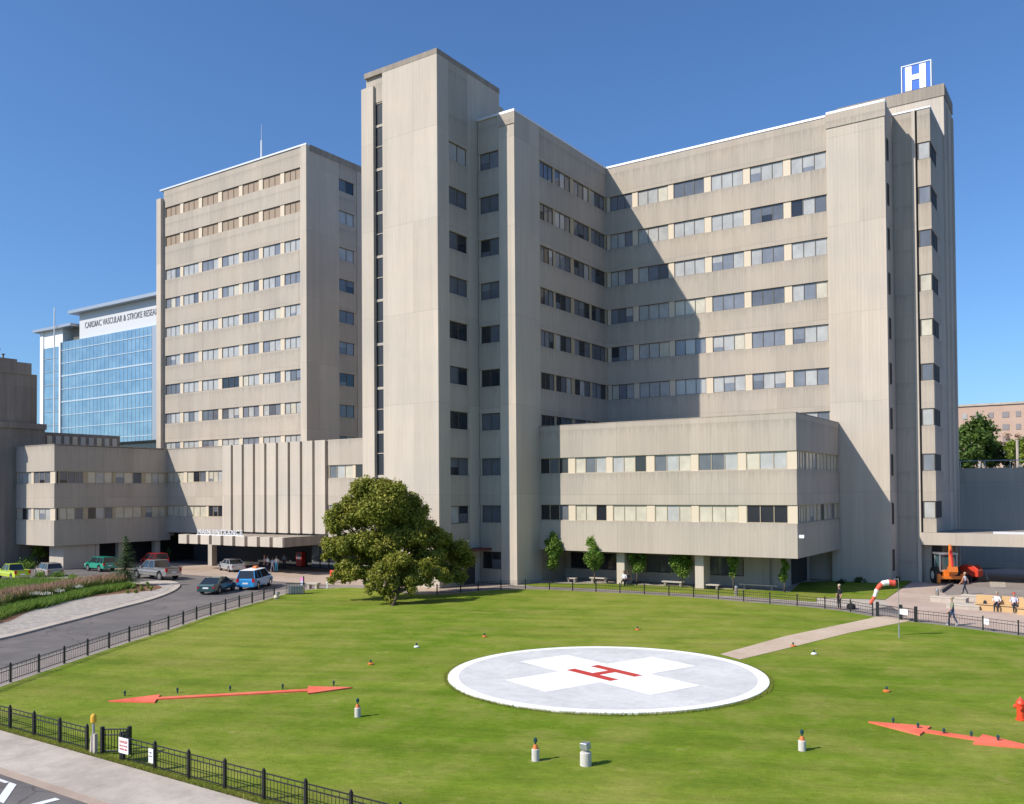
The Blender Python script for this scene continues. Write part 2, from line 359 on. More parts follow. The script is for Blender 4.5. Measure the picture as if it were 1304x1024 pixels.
# ------------------------------------------------------------------ helipad
_d = ray(769, 605); _d = Vector((_d.x, _d.y)).normalized() * 40.25; PC = Vector((_d.x, _d.y)); PR = 7.08
hp = thing('helipad', 'round white edged concrete helicopter pad with white cross and red H on the lawn', 'helipad', (PC.x, PC.y, 0.03))
M['padgrey'] = ground_mat('pad_grey_paint', (0.54, 0.535, 0.525), (0.64, 0.635, 0.62), (0.45, 2.6, 9), 0.10, 0.7, 0.05)
M['padwhite'] = ground_mat('pad_white_paint', (0.84, 0.84, 0.83), (0.90, 0.90, 0.89), (0.6, 3, 12), 0.06, 0.6, 0.05)
b = MB(); N = 96
ci = lambda r, z: [(PC.x + r * math.cos(2 * math.pi * i / N), PC.y + r * math.sin(2 * math.pi * i / N), z) for i in range(N)]
b.poly(ci(PR - 0.48, 0.11), [tuple(range(N))]); b.build('slab', M['padgrey'], hp)
b = MB(); b.poly(ci(PR - 0.48, 0.112) + ci(PR, 0.112) + ci(PR + .01, -0.01), [(i, (i + 1) % N, N + (i + 1) % N, N + i) for i in range(N)] + [(N + i, N + (i + 1) % N, 2 * N + (i + 1) % N, 2 * N + i) for i in range(N)]); b.build('rim', M['padwhite'], hp)
d1 = Vector((-4.28, 1.60)).normalized(); d2 = Vector((-d1.y, d1.x)) * -1
if d2.y < 0: d2 = -d2
CC = Vector((-19.08, 35.68))
def loc2(a, b_, z): p = CC + d1 * a + d2 * b_; return (p.x, p.y, z)
A, W2 = 4.45, 1.45
b = MB(); b.poly([loc2(x, y, 0.116) for x, y in [(-A, -W2), (-W2, -W2), (-W2, -A), (W2, -A), (W2, -W2), (A, -W2), (A, W2), (W2, W2), (W2, A), (-W2, A), (-W2, W2), (-A, W2)]], [(0, 1, 10, 11), (1, 4, 7, 10), (2, 3, 4, 1), (4, 5, 6, 7), (10, 7, 8, 9)]); b.build('cross', M['padwhite'], hp)
b = MB()
for y in (-0.72, 0.72): b.poly([loc2(x, y + s, 0.120) for x, s in ((-1.5, -.25), (1.5, -.25), (1.5, .25), (-1.5, .25))], [(0, 1, 2, 3)])
b.poly([loc2(x, y, 0.120) for x, y in ((-.24, -.47), (.24, -.47), (.24, .47), (-.24, .47))], [(0, 1, 2, 3)])
b.build('letter_h', M['red'], hp)

# ------------------------------------------------------------------ buildings
T = [39.66, 35.62, 31.62, 27.62, 23.60, 19.58, 15.56, 11.43, 7.12]
WH = 1.58
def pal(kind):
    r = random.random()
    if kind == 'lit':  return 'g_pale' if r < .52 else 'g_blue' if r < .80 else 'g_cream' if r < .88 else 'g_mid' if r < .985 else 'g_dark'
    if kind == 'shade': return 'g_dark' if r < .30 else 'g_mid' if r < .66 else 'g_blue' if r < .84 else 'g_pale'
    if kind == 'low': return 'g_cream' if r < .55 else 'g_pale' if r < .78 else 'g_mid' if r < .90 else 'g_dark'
    if kind == 'louvre': return 'louvre'
    return kind
MK = ['g_dark', 'g_mid', 'g_blue', 'g_pale', 'g_cream', 'louvre', 'frame', 'tanframe', 'void']
def window(parent, o, pl, a0, a1, z0, z1, n=3, tone='lit', fr='frame', name='window', seq=None):
    """framed window in the plane pl; o='A' faces -y (runs along x), 'B' faces +x (runs along y)"""
    b = MB(); s = 0.055; F = MK.index(fr)
    def bx(p0, p1, c0, c1, d0, d1, mi):  # along, z, depth outward positive
        if o == 'A': b.box(p0, p1, pl - d1, pl - d0, c0, c1, mi)
        else: b.box(pl + d0, pl + d1, p0, p1, c0, c1, mi)
    bx(a0, a1, z0, z0 + s, 0, .07, F); bx(a0, a1, z1 - s, z1, 0, .07, F)
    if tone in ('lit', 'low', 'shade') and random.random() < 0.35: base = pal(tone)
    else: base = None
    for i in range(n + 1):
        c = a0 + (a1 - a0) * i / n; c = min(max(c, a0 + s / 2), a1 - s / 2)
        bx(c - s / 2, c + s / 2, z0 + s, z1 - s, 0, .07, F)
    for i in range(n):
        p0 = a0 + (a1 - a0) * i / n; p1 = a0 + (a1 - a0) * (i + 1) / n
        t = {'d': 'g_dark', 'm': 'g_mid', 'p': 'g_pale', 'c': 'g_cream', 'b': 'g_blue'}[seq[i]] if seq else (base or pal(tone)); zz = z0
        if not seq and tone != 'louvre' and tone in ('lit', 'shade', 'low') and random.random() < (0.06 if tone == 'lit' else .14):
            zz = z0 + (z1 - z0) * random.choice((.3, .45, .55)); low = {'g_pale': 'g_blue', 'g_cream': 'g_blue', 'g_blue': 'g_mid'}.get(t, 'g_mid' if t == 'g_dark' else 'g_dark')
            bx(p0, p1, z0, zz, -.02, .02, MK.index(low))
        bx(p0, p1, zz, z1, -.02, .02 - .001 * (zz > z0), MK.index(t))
    return b.build(name, [M[k] for k in MK], parent)
def facade(root, o, pl, a0, a1, z0, z1, rows, wins, mat_, tone='lit', th=0.45, rec=0.20, pil='cream', hts=None, npan=3, coping=None, fr='frame', wname='window', seqs=None):
    """ribbed spandrels standing proud of recessed window bands. rows: tops, wins: (a,b) window spans"""
    sp = MB(); cur = z0
    rs = sorted([(t - (hts or WH), t) for t in rows if t < z1 and t > z0 + .3])
    for lo, hi in rs:
        lo2 = max(lo, z0)
        if lo2 > cur:
            if o == 'A': MB().box(a0, a1, pl, pl + th, cur, lo2).build('spandrel', mat_, root)
            else: MB().box(pl - th, pl, a0, a1, cur, lo2).build('spandrel', mat_, root)
        cur = hi
    if cur < z1:
        if o == 'A': MB().box(a0, a1, pl, pl + th, cur, z1).build('spandrel', mat_, root)
        else: MB().box(pl - th, pl, a0, a1, cur, z1).build('spandrel', mat_, root)
    for lo, hi in rs:
        lo = max(lo, z0)
        bb = MB(); gaps = []; c = a0
        for (p, q) in wins:
            if p > c + .01: gaps.append((c, p))
            c = q
        if c < a1 - .01: gaps.append((c, a1))
        if o == 'A': bb.box(a0, a1, pl + rec + .05, pl + th, lo, hi, 1)
        else: bb.box(pl - th, pl - rec - .05, a0, a1, lo, hi, 1)
        for p, q in gaps:
            if o == 'A': bb.box(p, q, pl + rec * .5, pl + rec + .05, lo, hi, 0)
            else: bb.box(pl - rec - .05, pl - rec * .5, p, q, lo, hi, 0)
        band = bb.build('window_band', [M[pil], M['void']], root)
        for wi, (p, q) in enumerate(wins):
            n = npan if q - p > 2 else max(1, round((q - p) / 1.05))
            sq = seqs[rs.index((lo, hi))][wi] if seqs else None
            window(band, o, pl + rec if o == 'A' else pl - rec, p, q, lo, hi, n, tone, fr, wname, sq)
def coping(root, x0, x1, y0, y1, z, m='coping', h=.22, ov=.06):
    MB().box(x0 - ov, x1 + ov, y0 - ov, y1 + ov, z, z + h).build('coping', M[m], root)

X2, Y2, YC, ZR = -44.02, 66.22, 83.78, 42.75
# -- main wing: L-shaped, mid block + right block
mw = thing('hospital_building', 'tall ribbed concrete hospital block, L shaped, with window bands above the low wing', 'building', (-32, 90, 0))
MB().box(-60, X2 - .45, Y2 + .45, 98, 0, ZR).box(X2 - .45, -16.5, YC + .45, 98, 0, ZR).build('core', M['pier'], mw)
# middle block: narrow shaded front (column of windows + lit corner pier)
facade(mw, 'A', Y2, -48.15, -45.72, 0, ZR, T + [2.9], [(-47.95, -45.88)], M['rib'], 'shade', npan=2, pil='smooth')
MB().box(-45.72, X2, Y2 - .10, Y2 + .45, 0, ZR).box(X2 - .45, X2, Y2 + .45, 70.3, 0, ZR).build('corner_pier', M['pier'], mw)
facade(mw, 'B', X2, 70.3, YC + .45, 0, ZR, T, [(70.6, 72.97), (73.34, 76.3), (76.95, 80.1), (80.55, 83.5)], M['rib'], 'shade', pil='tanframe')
# right block
facade(mw, 'A', YC, X2 + .002, -21.0, 12, ZR, T[:7], [(-43.6, -41.0), (-40.37, -36.97), (-36.36, -33.06), (-32.35, -29.07), (-28.39, -25.17), (-24.47, -21.19)], M['rib'], 'lit')
MB().box(-21.0, -15.97, YC - .50, YC + .45, 0, ZR).box(-16.45, -15.97, YC + .45, 86.55, 0, ZR).build('end_pier', M['pier'], mw)
b = MB()
b.box(-48.2, X2 + .05, Y2 - .15, Y2 + .5, ZR, ZR + .2).box(X2 - .5, X2 + .05, Y2 + .5, YC - .1, ZR, ZR + .2).box(X2 - .5, -21, YC - .06, YC + .5, ZR, ZR + .2).box(-21, -15.92, YC - .56, YC + .5, ZR, ZR + .2)
b.build('coping', M['coping'], mw)
MB().box(-21.06, -15.90, YC - .58, YC - .502, ZR - 1.3, ZR - .02).build('parapet_band', M['rib'], mw)
MB().box(-45.8, -43.94, Y2 - .17, Y2 - .102, ZR - 1.1, ZR - .02).build('parapet_band', M['rib'], mw)
for t in T + [3.0]:
    window(mw, 'B', -15.96, 83.9, 84.5, t - 1.9, t, 1, 'g_dark')
MB().box(-43.9, -21.0, 98.1, 98.3, 0, 1).build('rear_plinth', M['pier'], mw)

# -- stair tower
st = thing('stair_tower', 'tallest smooth concrete tower with a dark vertical window slit, left of the middle', 'tower', (-52.5, 62, 0))
YT, XT = 60.27, -48.2
MB().box(-57.2, -55.72, YT, YT + 3, 0, 45.9).build('slit_pier', M['pier'], st)
MB().box(-54.58, XT, YT, YT + 1.63, 0, 46.8).build('front_wall', M['pier'], st)
MB().box(-56.8, -54.58, YT + .25, YT + 1.6, 44.36, 46.8).box(-56.8, XT - .5, YT + 1.64, 69.9, 0, 46.8).build('core', M['rib'], st)
MB().box(-56.82, XT + .02, YT - .02, 69.9, 46.8, 47.27).build('parapet', M['darkcap'], st)
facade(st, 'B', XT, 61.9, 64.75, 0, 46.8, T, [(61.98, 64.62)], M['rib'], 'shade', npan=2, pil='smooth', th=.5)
MB().box(XT - .5, XT - .02, 64.75, 69.88, 0, 46.8).box(XT - .5, XT - .02, 69.88, 70.6, 42.96, 45.6).build('rear_pier', M['pier'], st)
sl = MB(); sl.box(-55.72, -54.58, YT + .36, YT + 1.1, 0.3, 44.36, 0)
glz = sl.build('slit_glazing', mat('smoked_glass', (.03, .034, .042), .35, 0, .35), st)
for k in range(22):
    z = 44.3 - k * 2.02
    MB().box(-55.72, -54.58, YT + .30, YT + .36, z - (.24 if k % 2 else .07), z).build('slit_bar', M['smooth'], glz)
MB().box(-54.5, -54.44, YT - .02, YT, 0, 1).build('downpipe', M['steel'], st)
aw = MB(); aw.box(XT, XT + 1.5, 63.2, 66.0, 3.05, 3.25); aw.build('awning', mat('dark_red_awning', (.10, .02, .02), .6), st)
MB().box(XT, XT + .05, 63.8, 65.4, 0, 2.5).build('side_door', M['void'], st)

# -- end stair tower with corner bay and roof house
en = thing('end_tower', 'concrete corner tower at the far right end with stacked corner windows and roof house', 'tower', (-15, 92, 0))
YR = 86.6
MB().box(-15.97, -14.30, YR, YR + .6, 0, 42.6).box(-15.97, -13.3, YR + .6, 94.4, 0, 42.5).build('recess_wall', M['rib'], en)
MB().box(-14.30, -14.02, YR - .18, YR + .5, 0, 42.6).build('fin', M['pier'], en)
by = MB(); cur = 4.45
BT = [39.6, 35.6, 31.66, 27.65, 23.62, 19.6, 15.56, 11.5, 7.25]
for t in BT[::-1]:
    by.box(-13.86, -12.78, YR, 91.2, cur, t - 1.55); cur = t
by.box(-13.86, -12.78, YR, 91.2, cur, 42.6)
by.build('bay_wall', M['rib'], en)
MB().box(-13.9, -12.98, YR + .22, 91.2, 4.45, 42).build('bay_core', M['void'], en)
for t in BT:
    window(en, 'A', YR + .12, -13.83, -12.84, t - 1.55, t, 1, 'lit')
    window(en, 'B', -12.88, YR + .1, 90.0, t - 1.55, t, 2, 'void')
MB().box(-13.0, -12.82, 90.0, 94.5, 0, 42.6).build('bay_return', M['smooth'], en)
MB().box(-13.98, -12.86, YR + .9, 94.5, 0, 4.3).build('shade_panel', M['void'], en)  # dark panel put in for the shade under bay and canopy
MB().box(-22.6, -12.7, 94.5, 99.9, 0, 46.6).build('roof_house', M['pier'], en)
MB().box(-12.7, -12.55, 96.3, 97.0, 0, 46).box(-12.7, -12.55, 99.2, 99.9, 0, 46).build('rear_fin', M['pier'], en)
MB().box(-22.7, -12.62, 94.42, 100, 46.6, 47.75).build('parapet', M['darkcap'], en)
coping(en, -15.97, -12.80, YR, 94.4, 42.6, h=.14)
hs = thing('hospital_sign', 'blue and white rooftop H sign in a white frame above the right tower', 'sign', (-15.25, 95.3, 47.75))
H0 = 48.15; H1 = 50.6
b = MB().box(-16.55, -13.95, 95.3, 95.45, H0, H1); b.build('panel', mat('sign_blue', (.02, .13, .55), .4), hs)
b = MB()
b.box(-16.25, -15.65, 95.24, 95.3, H0, H1 - .02).box(-14.95, -14.35, 95.24, 95.3, H0, H1 - .02).box(-15.65, -14.95, 95.24, 95.3, (H0 + H1) / 2 - .22, (H0 + H1) / 2 + .3)
b.build('letter_h', M['white'], hs)
b = MB()
for x in (-16.62, -13.93): b.box(x, x + .08, 95.2, 96.0, 47.75, H1 + .08)
for yy in (95.2, 95.92):
    b.box(-16.62, -13.85, yy, yy + .08, H1 + .08, H1 + .16)
b.box(-16.62, -13.85, 95.92, 96.0, 47.9, 47.98)
b.build('sign_frame', M['white'], hs)

# -- low wing right
lw = thing('low_wing', 'three storey concrete wing on columns with two window bands behind young trees', 'building', (-32, 76, 0))
YP, XP = 70.0, -20.25
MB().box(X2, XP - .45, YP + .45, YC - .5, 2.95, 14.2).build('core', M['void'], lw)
wA = [(X2 + .03, -40.95), (-40.25, -37.05), (-36.44, -33.15), (-32.41, -29.05), (-28.42, -25.0), (-24.34, -21.0)]
facade(lw, 'A', YP, X2, XP, 2.95, 14.35, [11.43, 7.14], wA, M['rib'], 'low', hts=1.45, fr='tanframe', seqs=[['ddm', 'ccd', 'ccc', 'cpc', 'ccc', 'ddd'], ['dmd', 'cmp', 'pcd', 'mpc', 'mmp', 'cpp']])  # first window of each row darker, its shade put into the panes
facade(lw, 'B', XP, YP + .45, YC - .52, 2.95, 14.35, [11.43, 7.14], [(70.75, 72.96), (73.1, 76.2), (76.4, 79.5), (79.7, 83.0)], M['rib'], 'low', hts=1.45, fr='tanframe', pil='tanframe')
MB().box(X2, XP, YP, YC - .5, 14.35, 14.45).build('roof', M['darkcap'], lw)
MB().box(X2, -24, 74.6, 75.0, 0, .9).box(X2, -24, 74.6, 75.0, 2.5, 2.95).box(-26.2, -24, 74.602, 74.998, .9, 2.5).box(-31.6, -29.5, 74.602, 74.998, .9, 2.5).build('ground_floor_wall', M['smooth'], lw)
MB().box(X2, -23.0, 75.0, 83.2, 0.0, 2.95).build('inner_room', M['smooth'], lw)
MB().box(-22.99, -22.9, 77.5, 82.0, 0.1, 2.6).build('side_opening', M['void'], lw)
for p, q, tn in ((-43.5, -37.2, 'g_dark'), (-36.6, -31.7, 'g_mid'), (-29.4, -26.3, 'g_mid')):
    window(lw, 'A', 74.85, p, q, .92, 2.48, 4, tn, name='shop_window')
for (x, y) in ((-36.2, 71.2), (-28.8, 71.9), (-21.4, 72.2)) if False else ((-36.2, 71.0), (-28.8, 71.0)):
    MB().box(x - .38, x + .38, y, y + 1.5, 0, 2.95).build('column', M['pier'], lw)
MB().box(XP, XP + .45, 70.15, 70.35, 4.55, 4.8).build('flood_lamp', M['white'], lw)

# -- left tower
lt = thing('left_tower_block', 'tall concrete hospital tower at left with brown louvres in its two top bands', 'building', (-95, 85, 0))
YL, XL = 75.3, -80.57
LT = [48.41, 44.35] + T
MB().box(-109.8, XL - .45, YL + .45, 97, 0, 50.9).build('core', M['rib'], lt)
wl = [(-108.79, -105.56), (-104.85, -101.52), (-100.8, -97.42), (-96.65, -93.24), (-92.54, -89.38), (-88.63, -85.37), (-84.64, -81.70)]
def lt_front():
    facade(lt, 'A', YL, -109.1, -81.62, 14, 51.0, [], [], M['rib'])
sp = MB(); cur = 13.5
hs_ = lambda t: 1.42
for t in LT[::-1]:
    if t < 14: continue
    if t - 1.42 > cur: MB().box(-109.1, -81.62, YL, YL + .45, cur, t - 1.42).build('spandrel', M['rib'], lt)
    cur = t
MB().box(-109.1, -81.62, YL, YL + .45, cur, 50.9).build('spandrel', M['rib'], lt)
for k, t in enumerate(LT):
    if t < 14.2: continue
    bb = MB(); c = -109.1
    bb.box(-109.1, -81.62, YL + .26, YL + .45, t - 1.42, t, 1)
    for p, q in wl + [(-81.62, -81.62)]:
        if p > c + .01: bb.box(c, p, YL + .08, YL + .26, t - 1.42, t, 0)
        c = q
    band = bb.build('window_band', [M['cream'], M['void']], lt)
    for p, q in wl: window(band, 'A', YL + .2, p, q, t - 1.42, t, 3, 'louvre' if k < 2 else 'lit', name='louvre' if k < 2 else 'window')
MB().box(-110.1, -109.1, YL - .5, YL + .6, 0, 49.7).build('edge_fin', M['pier'], lt)
MB().box(-81.62, XL, YL - .08, YL + .45, 0, 50.9).box(XL - .45, XL, YL + .45, 80.75, 0, 50.9).build('corner_pier', M['pier'], lt)
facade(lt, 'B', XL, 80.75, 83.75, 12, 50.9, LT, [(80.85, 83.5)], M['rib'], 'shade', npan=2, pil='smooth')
MB().box(XL - .45, XL - .12, 83.75, 84.05, 12, 50.9).box(XL - .45, XL, 84.05, 96, 12, 50.9).build('rear_pier', M['pier'], lt)
MB().box(-109.9, XL + .04, YL - .12, YL + .5, 50.9, 51.1).build('coping', M['coping'], lt)
MB().box(XL - .45, XL + .05, YL + .5, 96, 50.3, 51.1).build('parapet_band', M['darkcap'], lt)
an = thing('antenna', 'thin white antenna mast on the roof of the left tower', 'antenna', (-90.75, 77, 50.9))
MB().tube((-90.75, 77, 50.9), (-90.75, 77, 54.3), .13, .11).build('mast', M['white'], an); MB().tube((-90.75, 77, 54.3), (-90.75, 77, 56.4), .05, .03).build('whip', M['steel'], an)

# -- low wing left with the ribbed entrance wall
ll = thing('entrance_wing', 'low concrete wing at left with a wall of tall vertical concrete panels over the entrance', 'building', (-80, 70, 0))
YQ, XQ = 67.0, -96.4
facade(ll, 'A', YQ, XQ, -85.9, 3.7, 13.85, [11.1, 6.98], [(-96.3, -93.26), (-92.6, -89.0), (-88.56, -86.0)], M['rib'], 'low', hts=1.32, fr='tanframe')
for k in range(9):
    x0 = -85.86 + k * 1.915
    MB().box(x0, x0 + 1.52, YQ - .02, YQ + .6, 4.0, 14.0).build('wall_panel', M['pier'], ll)
MB().box(-85.9, -68.56, YQ + .9, YQ + 1.3, 3.7, 13.9).build('panel_backing', M['rib'], ll)
facade(ll, 'A', YQ, -68.56, -57.5, 3.7, 14.0, [11.3, 7.1], [(-68.5, -65.1), (-64.7, -61.3), (-60.9, -57.6)], M['rib'], 'low', hts=1.4, fr='tanframe')
MB().box(-104.5, -57.5, YQ + 1.3, 75.2, 3.7, 13.8).box(-104.5, XQ - .45, 53.3, YQ + 1.3, 3.2, 13.8).build('core', M['rib'], ll)
YF = 52.88
facade(ll, 'A', YF, -104.5, XQ, 2.72, 13.9, [11.0, 6.9], [(-104.4, -101.4), (-100.9, -97.4)], M['rib'], 'low', hts=1.35, fr='tanframe')
facade(ll, 'B', XQ, YF + .45, YQ + .45, 2.72, 13.85, [11.0, 6.92], [(53.5, 56.25), (56.8, 59.85), (60.2, 63.6), (64.1, 66.8)], M['rib'], 'low', hts=1.35, fr='tanframe', pil='tanframe')
MB().box(-104.5, XQ + .03, YF - .03, YQ, 13.9, 14.0).box(-104.5, -57.5, YQ + .2, 75.2, 13.9, 13.98).build('roof', M['darkcap'], ll)
MB().box(-103, -96.8, 58.0, 58.4, 0, 2.72).box(-99.8, -96.9, 54.2, 58.0, 0, 2.72).build('support_wall', M['smooth'], ll)
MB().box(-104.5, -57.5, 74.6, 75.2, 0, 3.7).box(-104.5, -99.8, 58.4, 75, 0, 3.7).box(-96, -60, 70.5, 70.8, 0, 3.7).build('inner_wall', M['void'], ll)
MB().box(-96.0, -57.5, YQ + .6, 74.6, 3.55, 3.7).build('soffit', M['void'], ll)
for x, y in ((-97.2, 61.2), (-97.2, 66.0), (-86.9, 66.4)):
    MB().box(x - .35, x + .35, y - .35, y + .35, 0, 3.7).build('column', M['smooth'], ll)
# plain red fascia strips and mid-toned glass doors inside the entrance
redl = mat('red_fascia', (.5, .03, .02), .5)
for x in (-82.5, -79.0): MB().box(x - .9, x + .9, 70.3, 70.45, 2.35, 2.6).build('red_fascia', redl, ll)
for x in (-74.0, -72.6, -71.2): MB().box(x - .6, x + .6, 70.35, 70.45, 0.05, 2.6).build('entrance_door', M['g_mid'], ll)

# -- entrance canopy
cn = thing('entrance_canopy', 'flat canopy over the main entrance with a fringe of square concrete blocks', 'canopy', (-69, 59, 0))
YE = 61.0
XE0, XE1 = -85.7, -68.9
MB().box(XE0, XE1, YE + 1.0, YQ - .05, 3.1, 3.8).build('roof_slab', M['darkcap'], cn)
MB().box(XE0 + .1, XE1 - .12, YE + .95, YE + 1.0, 3.1, 3.78).box(XE1 - .02, XE1 + .15, YE + .1, YQ - .1, 2.95, 3.9).build('fascia', M['old'], cn)
for k in range(9):
    x0 = XE0 + k * 1.925
    MB().box(x0, x0 + 1.42, YE, YE + 1.0, 2.9 + .02 * math.sin(k), 3.9).build('fringe_block', M['pier'], cn)
def text(s, size, mtl, parent, loc, rot, name='lettering', depth=.03, width=None):
    c = bpy.data.curves.new(name, 'FONT'); c.body = s; c.size = size; c.extrude = depth; c.align_x = 'CENTER'
    tmp = bpy.data.objects.new('tmp', c); COL.objects.link(tmp)
    dg = bpy.context.evaluated_depsgraph_get(); dg.update()
    me = bpy.data.meshes.new_from_object(tmp.evaluated_get(dg)); bpy.data.objects.remove(tmp)
    if width:
        xs = [v.co.x for v in me.vertices]; k = width / (max(xs) - min(xs))
        for v in me.vertices: v.co.x *= k
    me.materials.clear(); me.materials.append(mtl)
    o = bpy.data.objects.new(name, me); COL.objects.link(o)
    if parent: o.parent = parent; o.location = Vector(loc) - WL[parent.name]
    else: o.location = loc
    o.rotation_euler = rot; return o
sg = thing('entrance_sign', 'white raised letters standing on top of the entrance canopy', 'sign', (-78.8, YE + .1, 3.9))
MB().box(-82.7, -74.9, YE + .12, YE + .2, 3.9, 4.0).build('rail', M['white'], sg)
text('MAIN ENTRANCE', .80, mat('pale_letters', (.62, .64, .68), .5), sg, (-78.8, YE + .12, 3.98), (R(90), 0, 0), width=7.4)

# -- right canopy, retaining wall
rc = thing('loading_canopy', 'long pale concrete canopy over the loading yard at the right edge', 'canopy', (-6, 87, 0))
MB().box(-14.0, 14, 86.2, 86.55, 3.35, 4.44).build('fascia', M['smooth'], rc)
MB().box(-14.0, 14, 86.55, 97.5, 3.7, 4.35).build('roof_slab', M['darkcap'], rc)
MB().box(-8.3, 14, 86.25, 86.5, 4.44, 4.62).build('coping', M['coping'], rc)
MB().box(-12.6, 14, 105.5, 106.2, -.1, .55).build('dock_kerb', M['smooth'], rc)
MB().box(-3.2, -2.9, 95.8, 96.3, 0, 3.5).build('column', M['smooth'], rc)
rw = thing('retaining_wall', 'high plain concrete wall in shadow at the right behind the loading canopy', 'wall', (-2, 108, 0))
MB().box(-17, 25, 108, 108.6, 0, 10.55).build('wall', M['smooth'], rw)
MB().box(-14.0, -13.9, 107.9, 108, 0, 10.5).build('joint_strip', M['old'], rw)
b = MB()
b.tube((-14, 108.3, 11.35), (20, 108.3, 11.35), .05)
for k in range(14): b.tube((-13.5 + k * 2.4, 108.3, 10.5), (-13.5 + k * 2.4, 108.3, 11.35), .04)
b.build('guard_rail', M['steel'], rw)

# -- old dark building far left
ob = thing('old_stone_building', 'dark weathered stone building at the far left edge with stepped blocks on top', 'building', (-110, 55, 0))
MB().box(-125, -104.52, 48.95, 56.2, 0, 16.1).build('lower_wall', M['old'], ob)
MB().box(-125, -104.3, 48.8, 56.3, 16.1, 16.75).build('cornice', M['old'], ob)
MB().box(-125, -104.7, 49.2, 54.6, 16.75, 22.4).build('upper_wall', M['old'], ob)
MB().box(-125, -104.6, 49.1, 54.65, 22.4, 23.8).box(-112, -104.62, 49.6, 53.0, 23.8, 24.1).build('attic', M['old'], ob)
MB().box(-125, -105.2, 54.65, 55.6, 16.75, 22.6).build('rear_block', M['old'], ob)
b = MB(); b.box(-125, -105.6, 56.2, 66.5, 0, 15.9)
b.build('rear_range', M['old'], ob)
for k in range(9):
    y0 = 57.0 + k * 1.05
    MB().box(-105.62, -105.52, y0, y0 + .62, 14.2, 15.5).build('blind_window', M['g_pale' if k % 3 else 'g_cream'], ob)
b = MB()
for (x, y, h) in ((-106, 51.6, 1.1), (-106.2, 52.2, .6), (-107, 50.8, .8)): b.tube((x, y, 24.1), (x, y, 24.1 + h), .12, .1); b.tube((x, y, 24.1 + h), (x, y, 24.2 + h), .22, .2)
b.build('roof_vents', M['old'], ob)

# -- glass research building
gb = thing('glass_research_building', 'blue glass building with a white sign band and flat roof behind the left tower', 'building', (-185, 120, 0))
YG = 110.0
M['curtain'] = mat('hazed_curtain_glass', (.24, .38, .48), .12, .35, .8)
k_ = NT(M['curtain']); nn = k_.noise(k_.scale((.35, .35, .5)), 1, 4)
k_.l(k_.mix(k_.ramp(nn, .3, .7, 0, 1), (.15, .28, .39), (.25, .40, .50)), k_.b.inputs['Base Color'])  # some distance haze put into the glass as a paler blue
MB().box(-197.6, -161.6, YG, 150, 19.6, 43.2).build('curtain_wall', M['curtain'], gb)
MB().box(-206.2, -198.2, YG + .6, 150, 0, 42.6).build('side_curtain_wall', M['curtain'], gb)
b = MB(); 
for k in range(1, 26): b.box(-197.6 + k * 1.42, -197.55 + k * 1.42, YG - .06, YG, 19.6, 43)
for k in range(8):
    z = 41.2 - k * 2.95; b.box(-197.6, -163.2, YG - .10, YG - .061, z, z + (.32 if k in (2, 4) else .16))
b.build('mullions', mat('pale_mullion', (.42, .52, .60), .5), gb)
b = MB()
for k in range(7): b.box(-206, -198.3, YG + .5, YG + .599, 40 - k * 3.1, 40.14 - k * 3.1)
b.build('side_mullions', M['steel'], gb)
MB().box(-207.6, -206.2, YG + .4, YG + 2, 19, 46.5).box(-198.2, -197.6, YG - .3, YG + 1, 19, 43.2).build('white_column', M['white'], gb)
MB().box(-206.2, -198.2, YG + .6, YG + 10, 42.6, 46.5).build('side_parapet', M['white'], gb)
MB().box(-192.0, -161.5, YG + 1.0, YG + 20, 43.2, 49.2).build('sign_band', mat('pale_cladding', (.55, .56, .58), .6), gb)
MB().box(-194.0, -158, YG - .6, YG + 22, 49.2, 49.9).box(-209.0, -193.0, YG - .6, YG + 12, 46.5, 47.1).build('roof', M['steel'], gb)
MB().box(-195.5, -192, YG + 1.6, YG + 10, 43.2, 46.5).build('roof_screen', M['frame'], gb)
MB().box(-163.2, -161.4, YG - .12, YG, 19.6, 43.2).build('edge_panel', M['steel'], gb)
MB().box(-196, -160, YG + 3.5, 150, 0, 19.6).build('lower_storeys', M['g_mid'], gb)
b = MB()
for k in range(14): b.box(-186 + k * 1.8, -185.7 + k * 1.8, YG + 3.3, YG + 3.5, 10, 16.8)
b.box(-190, -160, YG + 3.25, YG + 3.5, 16.8, 17.2); b.build('lower_frame', M['white'], gb)
text('CARDIAC VASCULAR & STROKE RESEARCH', 1.9, mat('grey_letters', (.16, .16, .18), .5), gb, (-175.2, YG + .95, 45.7), (R(90), 0, 0), width=29)
text('at', 1.1, bpy.data.materials['grey_letters'], gb, (-174.0, YG + .95, 44.2), (R(90), 0, 0), width=1.6) if False else None
gm = thing('white_mast', 'thin white vertical mast rising beside the glass building', 'mast', (-198.8, YG - 1, 0))
MB().tube((-198.8, YG - 1, 0), (-198.8, YG - 1, 51.2), .22, .14).build('pole', M['white'], gm)

